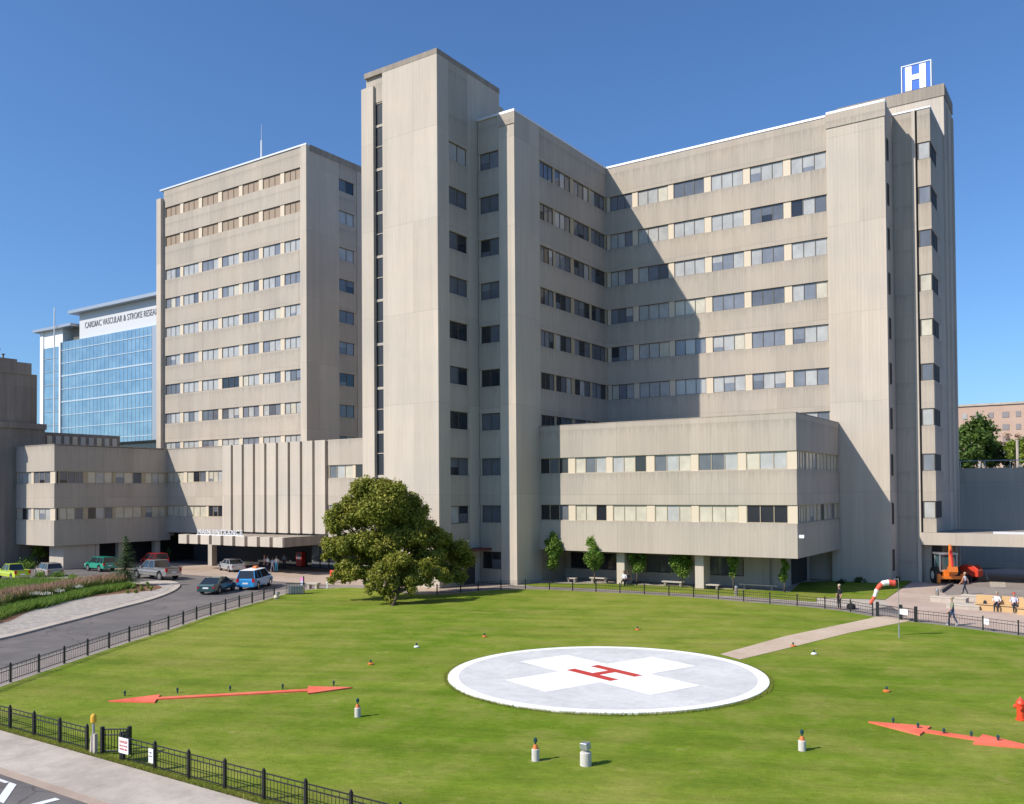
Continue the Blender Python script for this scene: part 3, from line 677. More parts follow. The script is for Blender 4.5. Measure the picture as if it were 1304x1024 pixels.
# -- brick flats far right
bf = thing('brick_apartment_building', 'long orange brick apartment block far behind the trees at the right edge', 'building', (0, 250, 0))
M['farwin'] = mat('hazed_far_window', (.26, .23, .23), .5)  # window tone lifted to carry the distance haze
M['brick'] = ground_mat('hazed_orange_brick', (.46, .32, .25), (.51, .37, .29), (.05, .4, 3), .06)  # brick paled, distance haze mixed into its colour
FY = 250.0
x0 = ray(1221, 560); x0 = x0.x / x0.y * FY; x1 = ray(1330, 560); x1 = x1.x / x1.y * FY
zt = ray(1225, 518); zt = zt.z / zt.y * FY + CAMZ
MB().box(x0 - 12, x1 + 4, FY, FY + 18, 0, zt).build('wall', M['brick'], bf)
MB().box(x0 - 12, x1 + 4, FY - .3, FY + 18, zt, zt + .5).build('roof', M['walk'], bf)
for r in range(8):
    for c in range(8):
        xx = x0 + .9 + c * 2.95 ; zz = zt - 3.2 - r * 3.1
        if xx > x1: continue
        MB().box(xx, xx + (1.5 if c % 2 else 1.05), FY - .1, FY - .02, zz, zz + 1.4).build('window', M['g_pale'] if (r * 5 + c) % 7 == 0 else M['farwin'], bf)
#@@PART2
# ------------------------------------------------------------------ vegetation
def np_mesh(name, verts, nv, mats, midx=None, parent=None):
    n = len(verts) // nv; me = bpy.data.meshes.new(name)
    me.vertices.add(len(verts)); me.vertices.foreach_set('co', verts.astype(np.float32).ravel())
    me.loops.add(len(verts)); me.loops.foreach_set('vertex_index', np.arange(len(verts), dtype=np.int32))
    me.polygons.add(n); me.polygons.foreach_set('loop_start', np.arange(0, n * nv, nv, dtype=np.int32))
    me.polygons.foreach_set('loop_total', np.full(n, nv, dtype=np.int32))
    for m in mats: me.materials.append(m)
    if midx is not None: me.polygons.foreach_set('material_index', midx.astype(np.int32))
    me.update(calc_edges=True)
    o = bpy.data.objects.new(name, me); COL.objects.link(o)
    if parent: o.parent = parent
    return o
RNG = np.random.default_rng(11)
def leaves(centers, radii, per, size, origin=(0, 0, 0), flat=1.0):
    """leaf quads scattered in clumps; denser towards each clump's skin"""
    out = []
    for c, r, n in zip(centers, radii, per):
        d = RNG.normal(size=(n, 3)); d /= np.linalg.norm(d, axis=1)[:, None]
        rad = r * RNG.random(n) ** 0.38; rad *= 1 + 0.16 * RNG.normal(size=n)
        p = np.array(c) + d * rad[:, None] * np.array([1, 1, flat])
        nrm = d + RNG.normal(size=(n, 3)) * 0.75 + np.array([0, 0, .35]); nrm /= np.linalg.norm(nrm, axis=1)[:, None]
        t = np.cross(nrm, RNG.normal(size=(n, 3))); t /= np.linalg.norm(t, axis=1)[:, None]; bt = np.cross(nrm, t)
        s = size * (0.65 + 0.7 * RNG.random(n))[:, None]
        out.append(np.stack([p + t * s, p + bt * s * .55, p - t * s, p - bt * s * .55], 1).reshape(-1, 3))
    return np.concatenate(out) - np.array(origin)
def tree_thing(name, label, cat, base, tips, crown, rad, per, size, m, tr=.2, group=None, flat=1.0, lean=(0, 0)):
    t = thing(name, label, cat, (base[0], base[1], 0), 0, group)
    b = MB(); base = Vector((base[0], base[1], -.05)); c = sum((Vector(x) for x in crown), Vector()) / len(crown)
    fork = base.lerp(Vector((c.x, c.y, c.z)), .45)
    b.tube(base, base + Vector((0, 0, .12)), tr * 1.5, tr * 1.1, 9); b.tube(base + Vector((0, 0, .1)), fork, tr * 1.05, tr * .75, 9)
    for x in tips:
        x = Vector(x); mid = fork.lerp(x, .5) + Vector((random.uniform(-.2, .2), random.uniform(-.2, .2), random.uniform(0, .3)))
        b.tube(fork, mid, tr * .6, tr * .35, 6); b.tube(mid, x, tr * .35, tr * .10, 5)
    b.build('trunk', M['bark'], t, smooth=True)
    np_mesh('crown', leaves(crown, rad, per, size, WL[t.name], flat), 4, [m], parent=t)
    return t
# large broad tree in front of the entrance (lobes placed by survey, each with its own depth)
def lobes(L, dens):
    C, Rr, P = [], [], []
    for (u, v, dep, r, n) in L:
        c = DP(u, v, dep)
        for k in range(n):
            d = Vector(RNG.normal(size=3)).normalized()
            if d.z < -.35: d.z *= -.6
            q = c + Vector((d.x, d.y, d.z * .95)) * r * (.62 + .22 * random.random()); rr = r * random.uniform(.26, .42)
            if q.z - rr < 0.15: q.z = .15 + rr
            C.append(tuple(q)); Rr.append(rr); P.append(int(dens * rr ** 2))
    return C, Rr, P
L1 = [(484, 655, 70.5, 2.7, 30), (470, 632, 70, 1.6, 12), (498, 632, 70, 1.5, 11), (440, 668, 70, 1.7, 15), (432, 698, 69, 1.3, 12), (440, 726, 68.5, 1.25, 12), (520, 660, 71.5, 2.1, 18), (540, 688, 72, 1.7, 16), (500, 700, 70.5, 2.4, 22), (470, 705, 69, 1.9, 18), (452, 640, 70.5, 1.1, 8), (575, 712, 73.5, 1.7, 16), (560, 690, 73, 1.3, 9), (478, 738, 69, 1.2, 9), (428, 738, 68, .8, 8), (456, 734, 68.5, 1.3, 14), (575, 735, 73, 1.3, 12), (545, 712, 71, 1.4, 12), (525, 690, 70, 1.6, 14), (445, 700, 68.5, 1.5, 12), (420, 712, 69, .8, 7), (426, 672, 69.5, 1.2, 10), (436, 650, 70, 1.1, 9), (478, 622, 70, 1.1, 8), (540, 718, 70.5, 1.5, 14), (520, 737, 70, 1.4, 12), (556, 738, 71.5, 1.0, 9)]
C1, R1, P1 = lobes(L1, 1050)
bx, by_ = G(492, 757)
tree_thing('broad_tree', 'large wide olive green tree on the lawn in front of the entrance', 'tree', (bx - .6, by_ + .8), [C1[i] for i in range(0, len(C1), 11)], C1, R1, P1, .12, M['leaf_big'], .28)
L2 = [(508, 722, 66.5, 1.35, 16), (490, 735, 66, 1.2, 14), (535, 728, 67, 1.15, 12), (498, 757, 66, .85, 9), (552, 738, 67.5, 1.0, 9), (478, 752, 66, .9, 9), (512, 748, 66, 1.1, 12), (528, 745, 66.5, .9, 9), (494, 768, 65.5, .55, 6), (565, 735, 68.5, .8, 7)]
C2, R2, P2_ = lobes(L2, 1050)
tree_thing('rounded_tree', 'small rounded tree with branches to the ground in front of the large wide tree', 'tree', G(500, 772), [C2[i] for i in range(0, len(C2), 7)], C2, R2, P2_, .105, M['leaf_big'], .13)
# row of young trees
ytl = ['young tree beside the shaded corner pier, leftmost of the row', 'tallest pointed young tree, second from the left in the row', 'narrow oval young tree left of the middle column of the low wing', 'spreading young tree beside the right column under the low wing', 'thin sparse young tree with a bare tip, second from the right', 'smallest slender young tree at the right end of the low wing']
for (u, v, vt, hw, seed), lab in zip([(704, 742, 678, 16, 1), (757, 744, 679, 17, 2), (811, 745, 685, 14, 3), (869, 748, 692, 17, 4), (934, 752, 692, 12, 5), (999, 755, 709, 9, 6)], ytl):
    x, y = G(u, v); dep = (Vector((x, y, -CAMZ))).dot(f_); sc = dep / FPX; h = (v - vt) * sc; w_ = hw * sc
    RNG = np.random.default_rng(seed * 17); C, Rr, P = [], [], []
    n = 26 if seed < 5 else 15
    for k in range(n):
        q = (k + .5) / n; prof = math.sin(math.pi * min(1, (q * .92 + .08)) ** .8) ** .75; a = random.random() * 6.28
        rr = w_ * prof * random.uniform(.15, .72); C.append((x + math.cos(a) * rr, y + math.sin(a) * rr, h * (.36 + .60 * q))); Rr.append(max(.14, w_ * random.uniform(.30, .48) * (1.15 - .6 * q))); P.append(int(150 if seed < 5 else 100))
    C.append((x, y, h * .97)); Rr.append(.12); P.append(18)
    tree_thing('young_tree', lab, 'tree', (x, y), [C[i] for i in range(2, n, 4)], C, Rr, P, .10, M['leaf_young'], .06, 'young trees planted in front of the low wing', 1.3)
RNG = np.random.default_rng(5)
# spruce on the island
x, y = G(160, 748); t = thing('spruce', 'bluish green young spruce at the tip of the planted island', 'tree', (x, y, .1))
b = MB(); b.tube((x, y, .0), (x, y, 4.5), .11, .02, 7); b.build('trunk', M['bark'], t)
vs = []
for k in range(17):
    z = .35 + k * .26; rr = 1.75 * (1 - z / 4.9) ** .85; nb = int(9 + rr * 7)
    for j in range(nb):
        a = random.random() * 6.28; L_ = rr * random.uniform(.75, 1.12); n = int(20 + 62 * L_)
        tt = RNG.random(n); p = np.stack([x + math.cos(a) * L_ * tt, y + math.sin(a) * L_ * tt, z - .28 * tt * L_ + .12 * tt ** 2 + 0 * tt], 1) + RNG.normal(size=(n, 3)) * .05
        dirs = RNG.normal(size=(n, 3)) * .6 + np.array([math.cos(a), math.sin(a), .15]); dirs /= np.linalg.norm(dirs, axis=1)[:, None]
        sd = np.cross(dirs, [0, 0, 1]); s_ = .12; vs.append(np.stack([p - sd * .025, p + sd * .025, p + dirs * s_], 1).reshape(-1, 3))
np_mesh('crown', np.concatenate(vs) - np.array([x, y, .1]), 3, [M['needle']], parent=t)
# lime sapling and shrubs at the far left
def bush(name, lab, cat, u, v, hw, hh, m, n=14, size=.09, dens=260, trunk=False, grp=None, dep=None):
    x, y = G(u, v) if dep is None else (0, 0)
    d = Vector((x, y, -CAMZ)).dot(f_); sc = d / FPX; w_ = hw * sc; h = hh * sc; C, Rr, P = [], [], []
    z0 = h * (.45 if trunk else .08)
    for k in range(n):
        a = random.random() * 6.28; q = random.random(); rr = w_ * random.uniform(.1, .8) * (1 - .45 * q)
        r = w_ * random.uniform(.28, .48); C.append((x + math.cos(a) * rr, y + math.sin(a) * rr, max(r * .6, z0 + (h - z0) * q * .85))); Rr.append(r); P.append(int(max(20, dens * r * r)))
    return tree_thing(name, lab, cat, (x, y), C[::3], C, Rr, P, size, m, .04, grp, .9)
bush('lime_sapling', 'bright lime green sapling in front of the low wing at far left', 'tree', 48, 722, 12, 27, M['leaf_lime'], 18, .10, 240, True)
bush('shrub', 'dark round shrub at the left edge behind the lime green pickup', 'shrub', 14, 722, 22, 20, M['leaf_lime'], 18, .10, 160)
bush('shrub', 'low green shrub between the lime sapling and the parked cars', 'shrub', 36, 724, 16, 12, M['leaf_young'], 12, .09, 200)
bush('shrub', 'green shrub behind the red car, half in the shade', 'shrub', 214, 716, 9, 20, M['leaf_dark'], 12, .1, 260)
sl_ = ['yellow green small shrub nearest the spruce on the mulch', 'second small yellow green shrub to the right of the spruce', 'third small yellow green shrub to the right of the spruce', 'darker green small shrub near the tip of the island', 'rightmost small shrub at the tip of the island']
for (u, v, hw, hh), lab in zip([(163, 757, 4.5, 7), (173, 757, 4, 7), (181, 754, 4.5, 10), (188, 751, 4.5, 11), (193, 754, 4, 9)], sl_):
    bush('shrub', lab, 'shrub', u, v, hw, hh, M['leaf_lime'] if 'yellow' in lab or 'right' in lab else M['leaf_young'], 8, .06, 500, False, 'small shrubs on the island tip')
for (u, v, hw, hh), lab in zip([(52, 737, 11, 8), (76, 736, 11, 7), (92, 738, 9, 6)], ['low green shrub on the island below the beige car, left one', 'low green shrub on the island below the beige car, middle one', 'low green shrub on the island right of the beige car']):
    bush('shrub', lab, 'shrub', u, v, hw, hh, M['leaf_young'], 12, .07, 420, False, 'low shrubs on the island grass')
# ornamental grass drift along the island
def blades(pts, h, wdt, m_idx, spread=.25, seedh=None):
    n = len(pts); a = RNG.random(n) * 6.28; ln = RNG.normal(size=(n, 2)) * spread
    hh = h * (.7 + .5 * RNG.random(n)); p = np.array(pts); s = np.stack([np.cos(a), np.sin(a), 0 * a], 1) * wdt
    tip = p + np.stack([ln[:, 0] * hh, ln[:, 1] * hh, hh], 1)
    return np.stack([p - s, p + s, tip + s * .3, tip - s * .3], 1).reshape(-1, 3), tip
line = smoothline(GP([(-60, 803), (0, 776), (30, 769), (60, 765), (95, 757), (130, 752), (158, 748)]), 8)
pts = []
for i in range(1500):
    q = random.random() * (len(line) - 2); a = Vector(line[int(q)]).lerp(Vector(line[int(q) + 1]), q % 1); nrm = Vector((-.75, .66)); k = random.uniform(-1.5, 3.6)
    c = a + Vector((-.8, .3)) * k * .6
    for j in range(26): pts.append((c.x + random.gauss(0, .16), c.y + random.gauss(0, .16), .1))
v1, tips = blades(pts, .85, .014, 0, .28)
sel = RNG.random(len(tips)) < .22
pl, _ = blades([tuple(p - np.array([0, 0, .1])) for p in tips[sel]], .34, .020, 1, .25)
allv = np.concatenate([v1, pl]); mi = np.concatenate([np.zeros(len(v1) // 4), np.ones(len(pl) // 4)])
o = np_mesh('ornamental_grass', allv, 4, [M['grassblade'], M['plume']], mi); o['kind'] = 'stuff'
low = []
ln2 = smoothline(GP([(-60, 818), (0, 788), (30, 779), (60, 772), (95, 763), (130, 756), (168, 750)]), 8)
for i in range(420):
    q = random.random() * (len(ln2) - 2); a = Vector(ln2[int(q)]).lerp(Vector(ln2[int(q) + 1]), q % 1); c = a + Vector((-.8, .3)) * random.uniform(-.9, 1.3)
    for j in range(40): low.append((c.x + random.gauss(0, .2), c.y + random.gauss(0, .2), .1))
up = GP([(-60, 764), (0, 756), (60, 750), (112, 744), (60, 745), (0, 751), (-60, 757)]); up = [Vector(p) for p in up]
for i in range(9000):
    tq = random.random(); u_q = random.uniform(0, 130); v_q = 746 - u_q * .02 + random.uniform(-3, 12) * (1 - u_q / 150); low.append((*G(u_q, v_q), .1))
o = np_mesh('leafy_ground_cover', blades(low, .5, .022, 0, .5)[0], 4, [M['leaf_young']]); o['kind'] = 'stuff'
# white flowering clumps seen in the grass
fl = np.concatenate([blades([(G(u, v)[0] + random.gauss(0, .16), G(u, v)[1] + random.gauss(0, .16), .75) for _ in range(60)], .22, .03, 0, .3)[0] for u, v in ((46, 770), (59, 770), (75, 766), (100, 760))])
o = np_mesh('pale_flowers', fl, 4, [mat('pale_petals', (.62, .60, .48), .7)]); o['kind'] = 'stuff'
# turf blades over the lawn, denser near the camera
def inside(px, py, poly):
    r = np.zeros(len(px), bool); n = len(poly); j = n - 1
    for i in range(n):
        xi, yi = poly[i]; xj, yj = poly[j]
        c = ((yi > py) != (yj > py)) & (px < (xj - xi) * (py - yi) / (yj - yi + 1e-12) + xi); r ^= c; j = i
    return r
def turf(n, x0, x1, y0, y1, h, wdt):
    px = RNG.uniform(x0, x1, n); py = y0 + (y1 - y0) * (1 - np.sqrt(1 - RNG.random(n))); k = inside(px, py, lawn_poly) & ((px - PC.x) ** 2 + (py - PC.y) ** 2 > (PR + .03) ** 2)
    pa = np.array(pathL); pb = np.array(pathR)
    k &= ~inside(px, py, pathL + pathR[::-1])
    px, py = px[k], py[k]; cl = .5 + .5 * np.sin(px * 1.7 + 3 * np.sin(py * .9)) * np.cos(py * 2.1 + px * .4)
    v, _ = blades(np.stack([px, py, np.full(len(px), .028)], 1), h, wdt, 0, .5); return v
tv = turf(45000, -46, 3.5, 16, 46, .036, .006)
N_ = 9000; an_ = RNG.uniform(0, 6.2832, N_); rr_ = PR + .03 + np.abs(RNG.normal(size=N_)) * .07
tv = np.concatenate([tv, blades(np.stack([PC.x + np.cos(an_) * rr_, PC.y + np.sin(an_) * rr_, np.full(N_, .03)], 1), .10, .008, 0, .6)[0]])
N_ = 16000; tv = np.concatenate([tv, blades(np.stack([RNG.uniform(-42, 0, N_), 16.03 + np.abs(RNG.normal(size=N_)) * .16 - .05 * RNG.random(N_), np.full(N_, .02)], 1), .09, .007, 0, .6)[0]])
o = np_mesh('grass_blades', tv, 4, [M['turf']]); o['kind'] = 'stuff'
# distant trees on the right
def far_tree(u, v, dep, r, n, lab, m, size=.5, grp='trees beyond the retaining wall'):
    c = DP(u, v, dep); C, Rr, P = [], [], []
    for k in range(n):
        d = Vector(RNG.normal(size=3)).normalized(); q = c + d * r * random.uniform(.5, .85); C.append(tuple(q)); rr = r * random.uniform(.25, .4); Rr.append(rr); P.append(int(55 * rr * rr) + 30)
    tree_thing('far_tree', lab, 'tree', (c.x, c.y), [C[i] for i in range(0, n, 6)], C, Rr, P, size, m, .35, grp)
far_tree(1247, 562, 150, 4.2, 30, 'large round green tree right of the end tower', M['leaf_far'], .32)
far_tree(1228, 580, 145, 2.9, 18, 'green tree tight against the edge of the end tower', M['leaf_far'], .3)
far_tree(1270, 580, 152, 2.8, 18, 'darker green tree beyond the right half of the wall', M['leaf_dark'], .3)
far_tree(1300, 574, 146, 2.6, 18, 'yellowish tree at the right edge above the wall', M['leaf_lime'], .28)
far_tree(1287, 560, 170, 2.0, 10, 'brownish thin tree before the brick apartments', M['plume'], .2)
far_tree(1322, 580, 150, 3.2, 16, 'green tree cut by the right edge of the picture', M['leaf_far'], .3)
hv = leaves([(x_, 112, 9.9) for x_ in np.linspace(-16, 8, 30)], [.85] * 30, [260] * 30, .14)
o = np_mesh('hedge', hv, 4, [M['leaf_far']]); tag(o, 'low clipped hedge growing just behind the top of the retaining wall', 'hedge')
t = thing('bare_trunk_pole', 'pale thin pole standing among the trees at the right edge', 'pole', (*DP(1296, 590, 140).xy, 0))
p_ = DP(1296, 590, 140); MB().tube((p_.x, p_.y, 0), (p_.x, p_.y, 16), .28, .2).build('pole', M['walk'], t)
# shrubs at the foot of the end pier
for (u, v, hw, hh), lab in zip([(1095, 742, 10, 6), (1118, 741, 9, 7), (1140, 741, 9, 7), (1070, 744, 9, 6)], ['low dark shrub at the foot of the end pier, second from the left', 'low dark shrub at the foot of the end pier, third from the left', 'low dark shrub at the foot of the end pier, nearest the plaza', 'low dark shrub at the foot of the end pier, farthest left']):
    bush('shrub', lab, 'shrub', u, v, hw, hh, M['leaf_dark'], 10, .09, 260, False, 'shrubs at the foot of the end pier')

# ------------------------------------------------------------------ fences
def fence(name, label, pts, h, step, style='plain', grp=None, skip=()):
    """posts every step metres, three rails and thin pickets"""
    t = thing(name, label, 'fence', (*pts[0], 0), 0, grp)
    pos = []; acc = 0; pos.append(Vector(pts[0]))
    for i in range(len(pts) - 1):
        a = Vector(pts[i]); b_ = Vector(pts[i + 1]); L = (b_ - a).length; 
        while acc + L >= step:
            q = (step - acc) / L; a = a.lerp(b_, q); L = (b_ - a).length; pos.append(a.copy()); acc = 0
        acc += L
    for p in pos:
        pw = .04 if style == 'fine' else .038; b = MB().box(p.x - pw, p.x + pw, p.y - pw, p.y + pw, 0, h + .03).lathe((p.x, p.y, h + .03), [(.045, 0), (.05, .02), (.03, .035), (.034, .055), (.01, .075)], 8)
        b.build('post', M['black'], t)
    for i in range(len(pos) - 1):
        a, c = pos[i], pos[i + 1]; b = MB(); A3 = lambda q, z: (a.x + (c.x - a.x) * q, a.y + (c.y - a.y) * q, z)
        for z in ((h - .03, h - .17, .14) if style == 'fine' else (h - .04, h - .22, .14)): b.tube(A3(.03, z), A3(.97, z), .021 if style == 'fine' else .02, n=4)
        n = int((c - a).length / (.125 if style == 'fine' else .16))
        for k in range(1, n): b.tube(A3(k / n, .14), A3(k / n, h - (.03 if k % 2 else .17)), .0085, n=4, cap=False)
        b.build('rail_panel', M['black'], t)
    return t, pos
ff, fp = fence('iron_fence', 'black iron fence along the pavement in the foreground', [(-47, 16.22), (-27.35, 16.22)], .80, 1.62, 'fine')
ff2, fp2 = fence('iron_fence', 'black iron fence right of the gate in the foreground, carrying two small signs', [(-25.55, 16.22), (4, 16.22)], .80, 1.62, 'fine')
gt = thing('fence_gate', 'black iron gate standing ajar between the two foreground fences', 'gate', (-27.25, 16.22, 0))
ga, gc = Vector((-26.75, 16.25)), Vector((-26.05, 16.75))
for p in (ga, gc, Vector((-25.65, 16.22))): MB().box(p.x - .05, p.x + .05, p.y - .05, p.y + .05, 0, .92).build('post', M['black'], gt)
b = MB()
for z in (.15, .66, .84): b.tube((*ga, z), (*gc, z), .025, n=5); b.tube((*gc, z), (-25.65, 16.22, z), .025, n=5)
for k in range(1, 9):
    p = ga.lerp(gc, k / 9); b.tube((*p, .15), (*p, .84), .012, n=4)
    p = gc.lerp(Vector((-25.65, 16.22)), k / 9); b.tube((*p, .15), (*p, .84), .012, n=4)
b.build('rail_panel', M['black'], gt)
inset = [p for p in lawn_edge]
def off(pts, d):
    out = []
    for i, p in enumerate(pts):
        a = Vector(pts[max(i - 1, 0)]); b_ = Vector(pts[min(i + 1, len(pts) - 1)]); dd = (b_ - a).normalized(); out.append(Vector(p) + Vector((-dd.y, dd.x)) * d)
    return out
ed = off(lawn_edge, .18)
i1 = min(range(len(ed)), key=lambda i: (ed[i] - Vector(G(366, 756))).length)
i2 = min(range(len(ed)), key=lambda i: (ed[i] - Vector(G(560, 757))).length)
i3 = min(range(len(ed)), key=lambda i: (ed[i] - Vector(G(1117, 787))).length)
i4 = min(range(len(ed)), key=lambda i: (ed[i] - Vector(G(1165, 793))).length)
fence('iron_fence', 'black iron fence curving beside the road on the left of the lawn', ed[:i1], .80, 2.15)
fence('iron_fence', 'black iron fence along the back of the lawn before the low wing', ed[i2:i3 + 1], .78, 2.1)
fence('iron_fence', 'black iron fence beside the walk at right, beyond the end of the footpath', ed[i4:], .78, 2.1)
pg = thing('path_gate', 'closed low black gate with thick posts where the footpath meets the fence', 'gate', (*ed[i3], 0))
a, c = ed[i3], ed[i4]
for q in (0, .62, 1): p = a.lerp(c, q); MB().box(p.x - .09, p.x + .09, p.y - .09, p.y + .09, 0, .98).build('post', M['black'], pg)
b = MB()
for z in (.15, .6, .8): b.tube((*a, z), (*c, z), .022, n=5)
for k in range(1, 22): p = a.lerp(c, k / 22); b.tube((*p, .15), (*p, .8), .01, n=4)
b.build('rail_panel', M['black'], pg)

def sign(name, label, cx, cy, z, w_, h, rz, lines, grp=None, cat='sign', face=None, border=None):
    t = thing(name, label, cat, (cx, cy, z), rz, grp)
    MB().box(-w_ / 2, w_ / 2, -.012, .012, 0, h).build('plate', face or M['white'], t, local=True)
    for (s_, size, zz, col, wd) in lines:
        c = text(s_, size, col, None, (0, 0, 0), (R(90), 0, 0), depth=.002, width=wd); c.parent = t; c.location = (0, -.017, zz)
    return t
inkr = mat('red_ink', (.55, .04, .05), .5); inkb = mat('black_ink', (.02, .02, .02), .5)
sign('warning_sign', 'square white sign with red writing on the foreground fence beside the gate', -25.35, 16.10, .33, .50, .47, 0, [('DANGER', .13, .31, inkr, .42), ('HELICOPTER', .08, .20, inkr, .42), ('LANDING AREA', .08, .10, inkr, .42)])
sign('notice_sign', 'narrow plain white sign on the foreground fence, right of the red one', -23.95, 16.10, .27, .22, .42, 0, [('NO', .07, .28, inkb, .1), ('ENTRY', .05, .18, inkb, .15)])
for (u, v, ww, lab) in ((1150, 778, .55, 'wide white sign on the path gate'), (1243, 793, .30, 'small white sign on the fence near the benches'),):
    i_ = min(range(len(ed)), key=lambda i: (ed[i] - Vector(G(u, v + 14))).length); p = ed[i_]; dd = (ed[min(i_ + 1, len(ed) - 1)] - ed[i_ - 1]).normalized()
    sign('fence_sign', lab, p.x + dd.y * .1, p.y - dd.x * .1, .40, ww, .34, math.atan2(dd.y, dd.x), [('NO ENTRY', .08, .16, inkb, ww * .7)])
# marker post with yellow head beside the gate
mp = thing('marker_post', 'steel marker post with a yellow head on the pavement edge by the gate', 'post', (-27.22, 15.98, 0))
mp_x, mp_y = G(119, 961)
mp.location = (mp_x, mp_y, 0)
MB().tube((0, 0, .1), (0, 0, 1.05), .045, n=10).build('pole', M['steel'], mp, local=True)
MB().lathe((0, 0, 1.0), [(.05, 0), (.09, .04), (.09, .2), (.075, .26), (.03, .30)], 12).build('head', mat('yellow_plastic', (.75, .42, .04), .4), mp, local=True)
MB().extr([(-.13, 0), (-.03, 0), (-.02, .62), (-.06, .62)], -.06, .06).build('foot', M['walk'], mp, local=True)
MB().box(.05, .15, -.05, .05, 0, .68).build('stake', M['walk'], mp, local=True)
#@@PART3
# ------------------------------------------------------------------ landing arrows and lights
M['arrow'] = ground_mat('faded_red_paint', (.72, .115, .07), (.80, .19, .11), (.6, 3, 14), .10, .7, .05)
def arrow(label, A_, B_, hl, hw, sw):
    a, c = Vector(A_), Vector(B_); d = (c - a).normalized(); n = Vector((-d.y, d.x)); L = (c - a).length
    t = thing('landing_arrow', label, 'ground marking', (a.x, a.y, .03), 0, 'red landing direction arrows')
    pt = lambda x, y: (a.x + d.x * x + n.x * y, a.y + d.y * x + n.y * y)
    P = [pt(0, 0), pt(hl, -hw), pt(hl, -sw), pt(L - hl, -sw), pt(L - hl, -hw), pt(L, 0), pt(L - hl, hw), pt(L - hl, sw), pt(hl, sw), pt(hl, hw)]
    z = .085; vs = [(x, y, z) for x, y in P] + [(x, y, 0.0) for x, y in P]
    MB().poly(vs, [(0, 1, 2, 8, 9), (2, 3, 7, 8), (3, 4, 5, 6, 7)] + [(i, (i + 1) % 10, 10 + (i + 1) % 10, 10 + i) for i in range(10)]).build('panel', M['arrow'], t)
    return a, d, L
aL = arrow('red double headed arrow on the lawn left of the helipad', G(138, 895), G(449, 877.6), 1.85, .70, .17)
aR = arrow('red double headed arrow on the lawn at the right edge', G(1106, 921.5), G(1330, 957), 1.9, .68, .16)
M['glow'] = mat('lamp_glass_teal', (.02, .06, .07), .1)
def small_lamp(x, y, label, base=False, grp='small lamps along the red arrows', col='orange'):
    t = thing('ground_lamp', label, 'lamp', (x, y, .03), 0, grp)
    if base: MB().lathe((0, 0, 0), [(.14, 0), (.15, .05), (.08, .08), (.04, .10)], 14).build('base', M[col], t, local=True)
    MB().lathe((0, 0, .0), [(.03, 0), (.03, .10), (.048, .11), (.05, .18), (.025, .23)], 10).build('lamp_head', M['glow'], t, local=True)
nm = ['tip', 'second from the tip', 'middle', 'second from the inner end', 'inner end']
for i, (u, v) in enumerate(((159, 887.5), (226, 883.5), (293, 881), (360, 878.5), (425, 874.5))): small_lamp(*G(u, v), 'small dark lamp beside the left red arrow, %s one counted from the far left' % ['first', 'second', 'third', 'fourth', 'fifth'][i])
for i, (u, v) in enumerate(((1137.5, 923), (1169, 930), (1202, 937), (1237, 941), (1271, 946))): small_lamp(*G(u, v), 'small dark lamp on the right red arrow, %s one counted from its left tip' % ['first', 'second', 'third', 'fourth', 'fifth'][i])
for (u, v, lab, c) in ((472, 847, 'orange based small lamp on the lawn left of the helipad', 'orange'), (530.5, 825, 'white based small lamp on the lawn behind the left arrow', 'white'), (617, 812, 'orange based small lamp just behind the left rim of the helipad', 'orange'), (812, 803, 'orange based small lamp behind the helipad, left of the footpath', 'orange'), (1010, 824, 'tiny orange lamp at the edge of the footpath', 'orange'), (1036.5, 834, 'white based small lamp on the lawn right of the footpath', 'white'), (1129, 882, 'orange based small lamp on the lawn above the right arrow', 'orange')):
    small_lamp(*G(u, v), lab, True, 'small lamps on the lawn around the helipad', c)
M['pedestal'] = ground_mat('weathered_pale_pedestal', (.52, .49, .44), (.60, .57, .52), (.9, 5, 20), .08)
def pedestal(u, v, label, r, h, big=False):
    x, y = G(u, v); t = thing('landing_light', label, 'landing light', (x, y, .02), 0, 'concrete landing lights on the near lawn')
    MB().lathe((0, 0, 0), [(r, 0), (r, h - .02), (r - .02, h)], 20).build('pedestal', M['pedestal'], t, local=True)
    if big:
        MB().box(-.05, .05, -.05, .05, h, h + .08).build('bracket', M['steel'], t, local=True)
        hd = MB(); hd.extr([(-.13, 0), (.13, 0), (.10, .20), (-.13, .20)], -.13, .13)
        o = hd.build('lamp_head', M['steel'], t, local=True, bevel=.02); o.location = (0, 0, h + .08)
        MB().box(-.14, -.131, -.10, .10, h + .11, h + .25).build('lamp_glass', M['lens'], t, local=True)
    else:
        MB().lathe((0, 0, h), [(r * .78, 0), (r * .45, .12), (.03, .13)], 14).build('cone', M['orange'], t, local=True)
        MB().lathe((0, 0, h + .13), [(.025, 0), (.025, .06), (.06, .07), (.06, .17), (.02, .21)], 10).build('lamp_head', M['glow'], t, local=True)
pedestal(455.5, 914, 'concrete pedestal light with orange collar near the left red arrow', .115, .36)
pedestal(682, 970, 'concrete pedestal light with orange collar left of the floodlight pedestal', .12, .38)
pedestal(746, 976, 'wider concrete pedestal carrying a grey floodlight in front of the helipad', .175, .42, True)
pedestal(1021.5, 957, 'concrete pedestal light with orange collar at the right of the near lawn', .12, .34)
x, y = G(352, 763); t = thing('floodlight', 'small yellowish floodlight on the lawn by the end of the left fence', 'floodlight', (x, y, .03))
MB().lathe((0, 0, 0), [(.2, 0), (.24, .12), (.18, .26), (.06, .32)], 14).build('base', M['cream'], t, local=True); MB().box(.0, .25, -.12, .12, .34, .55).build('lamp_head', M['steel'], t, local=True)
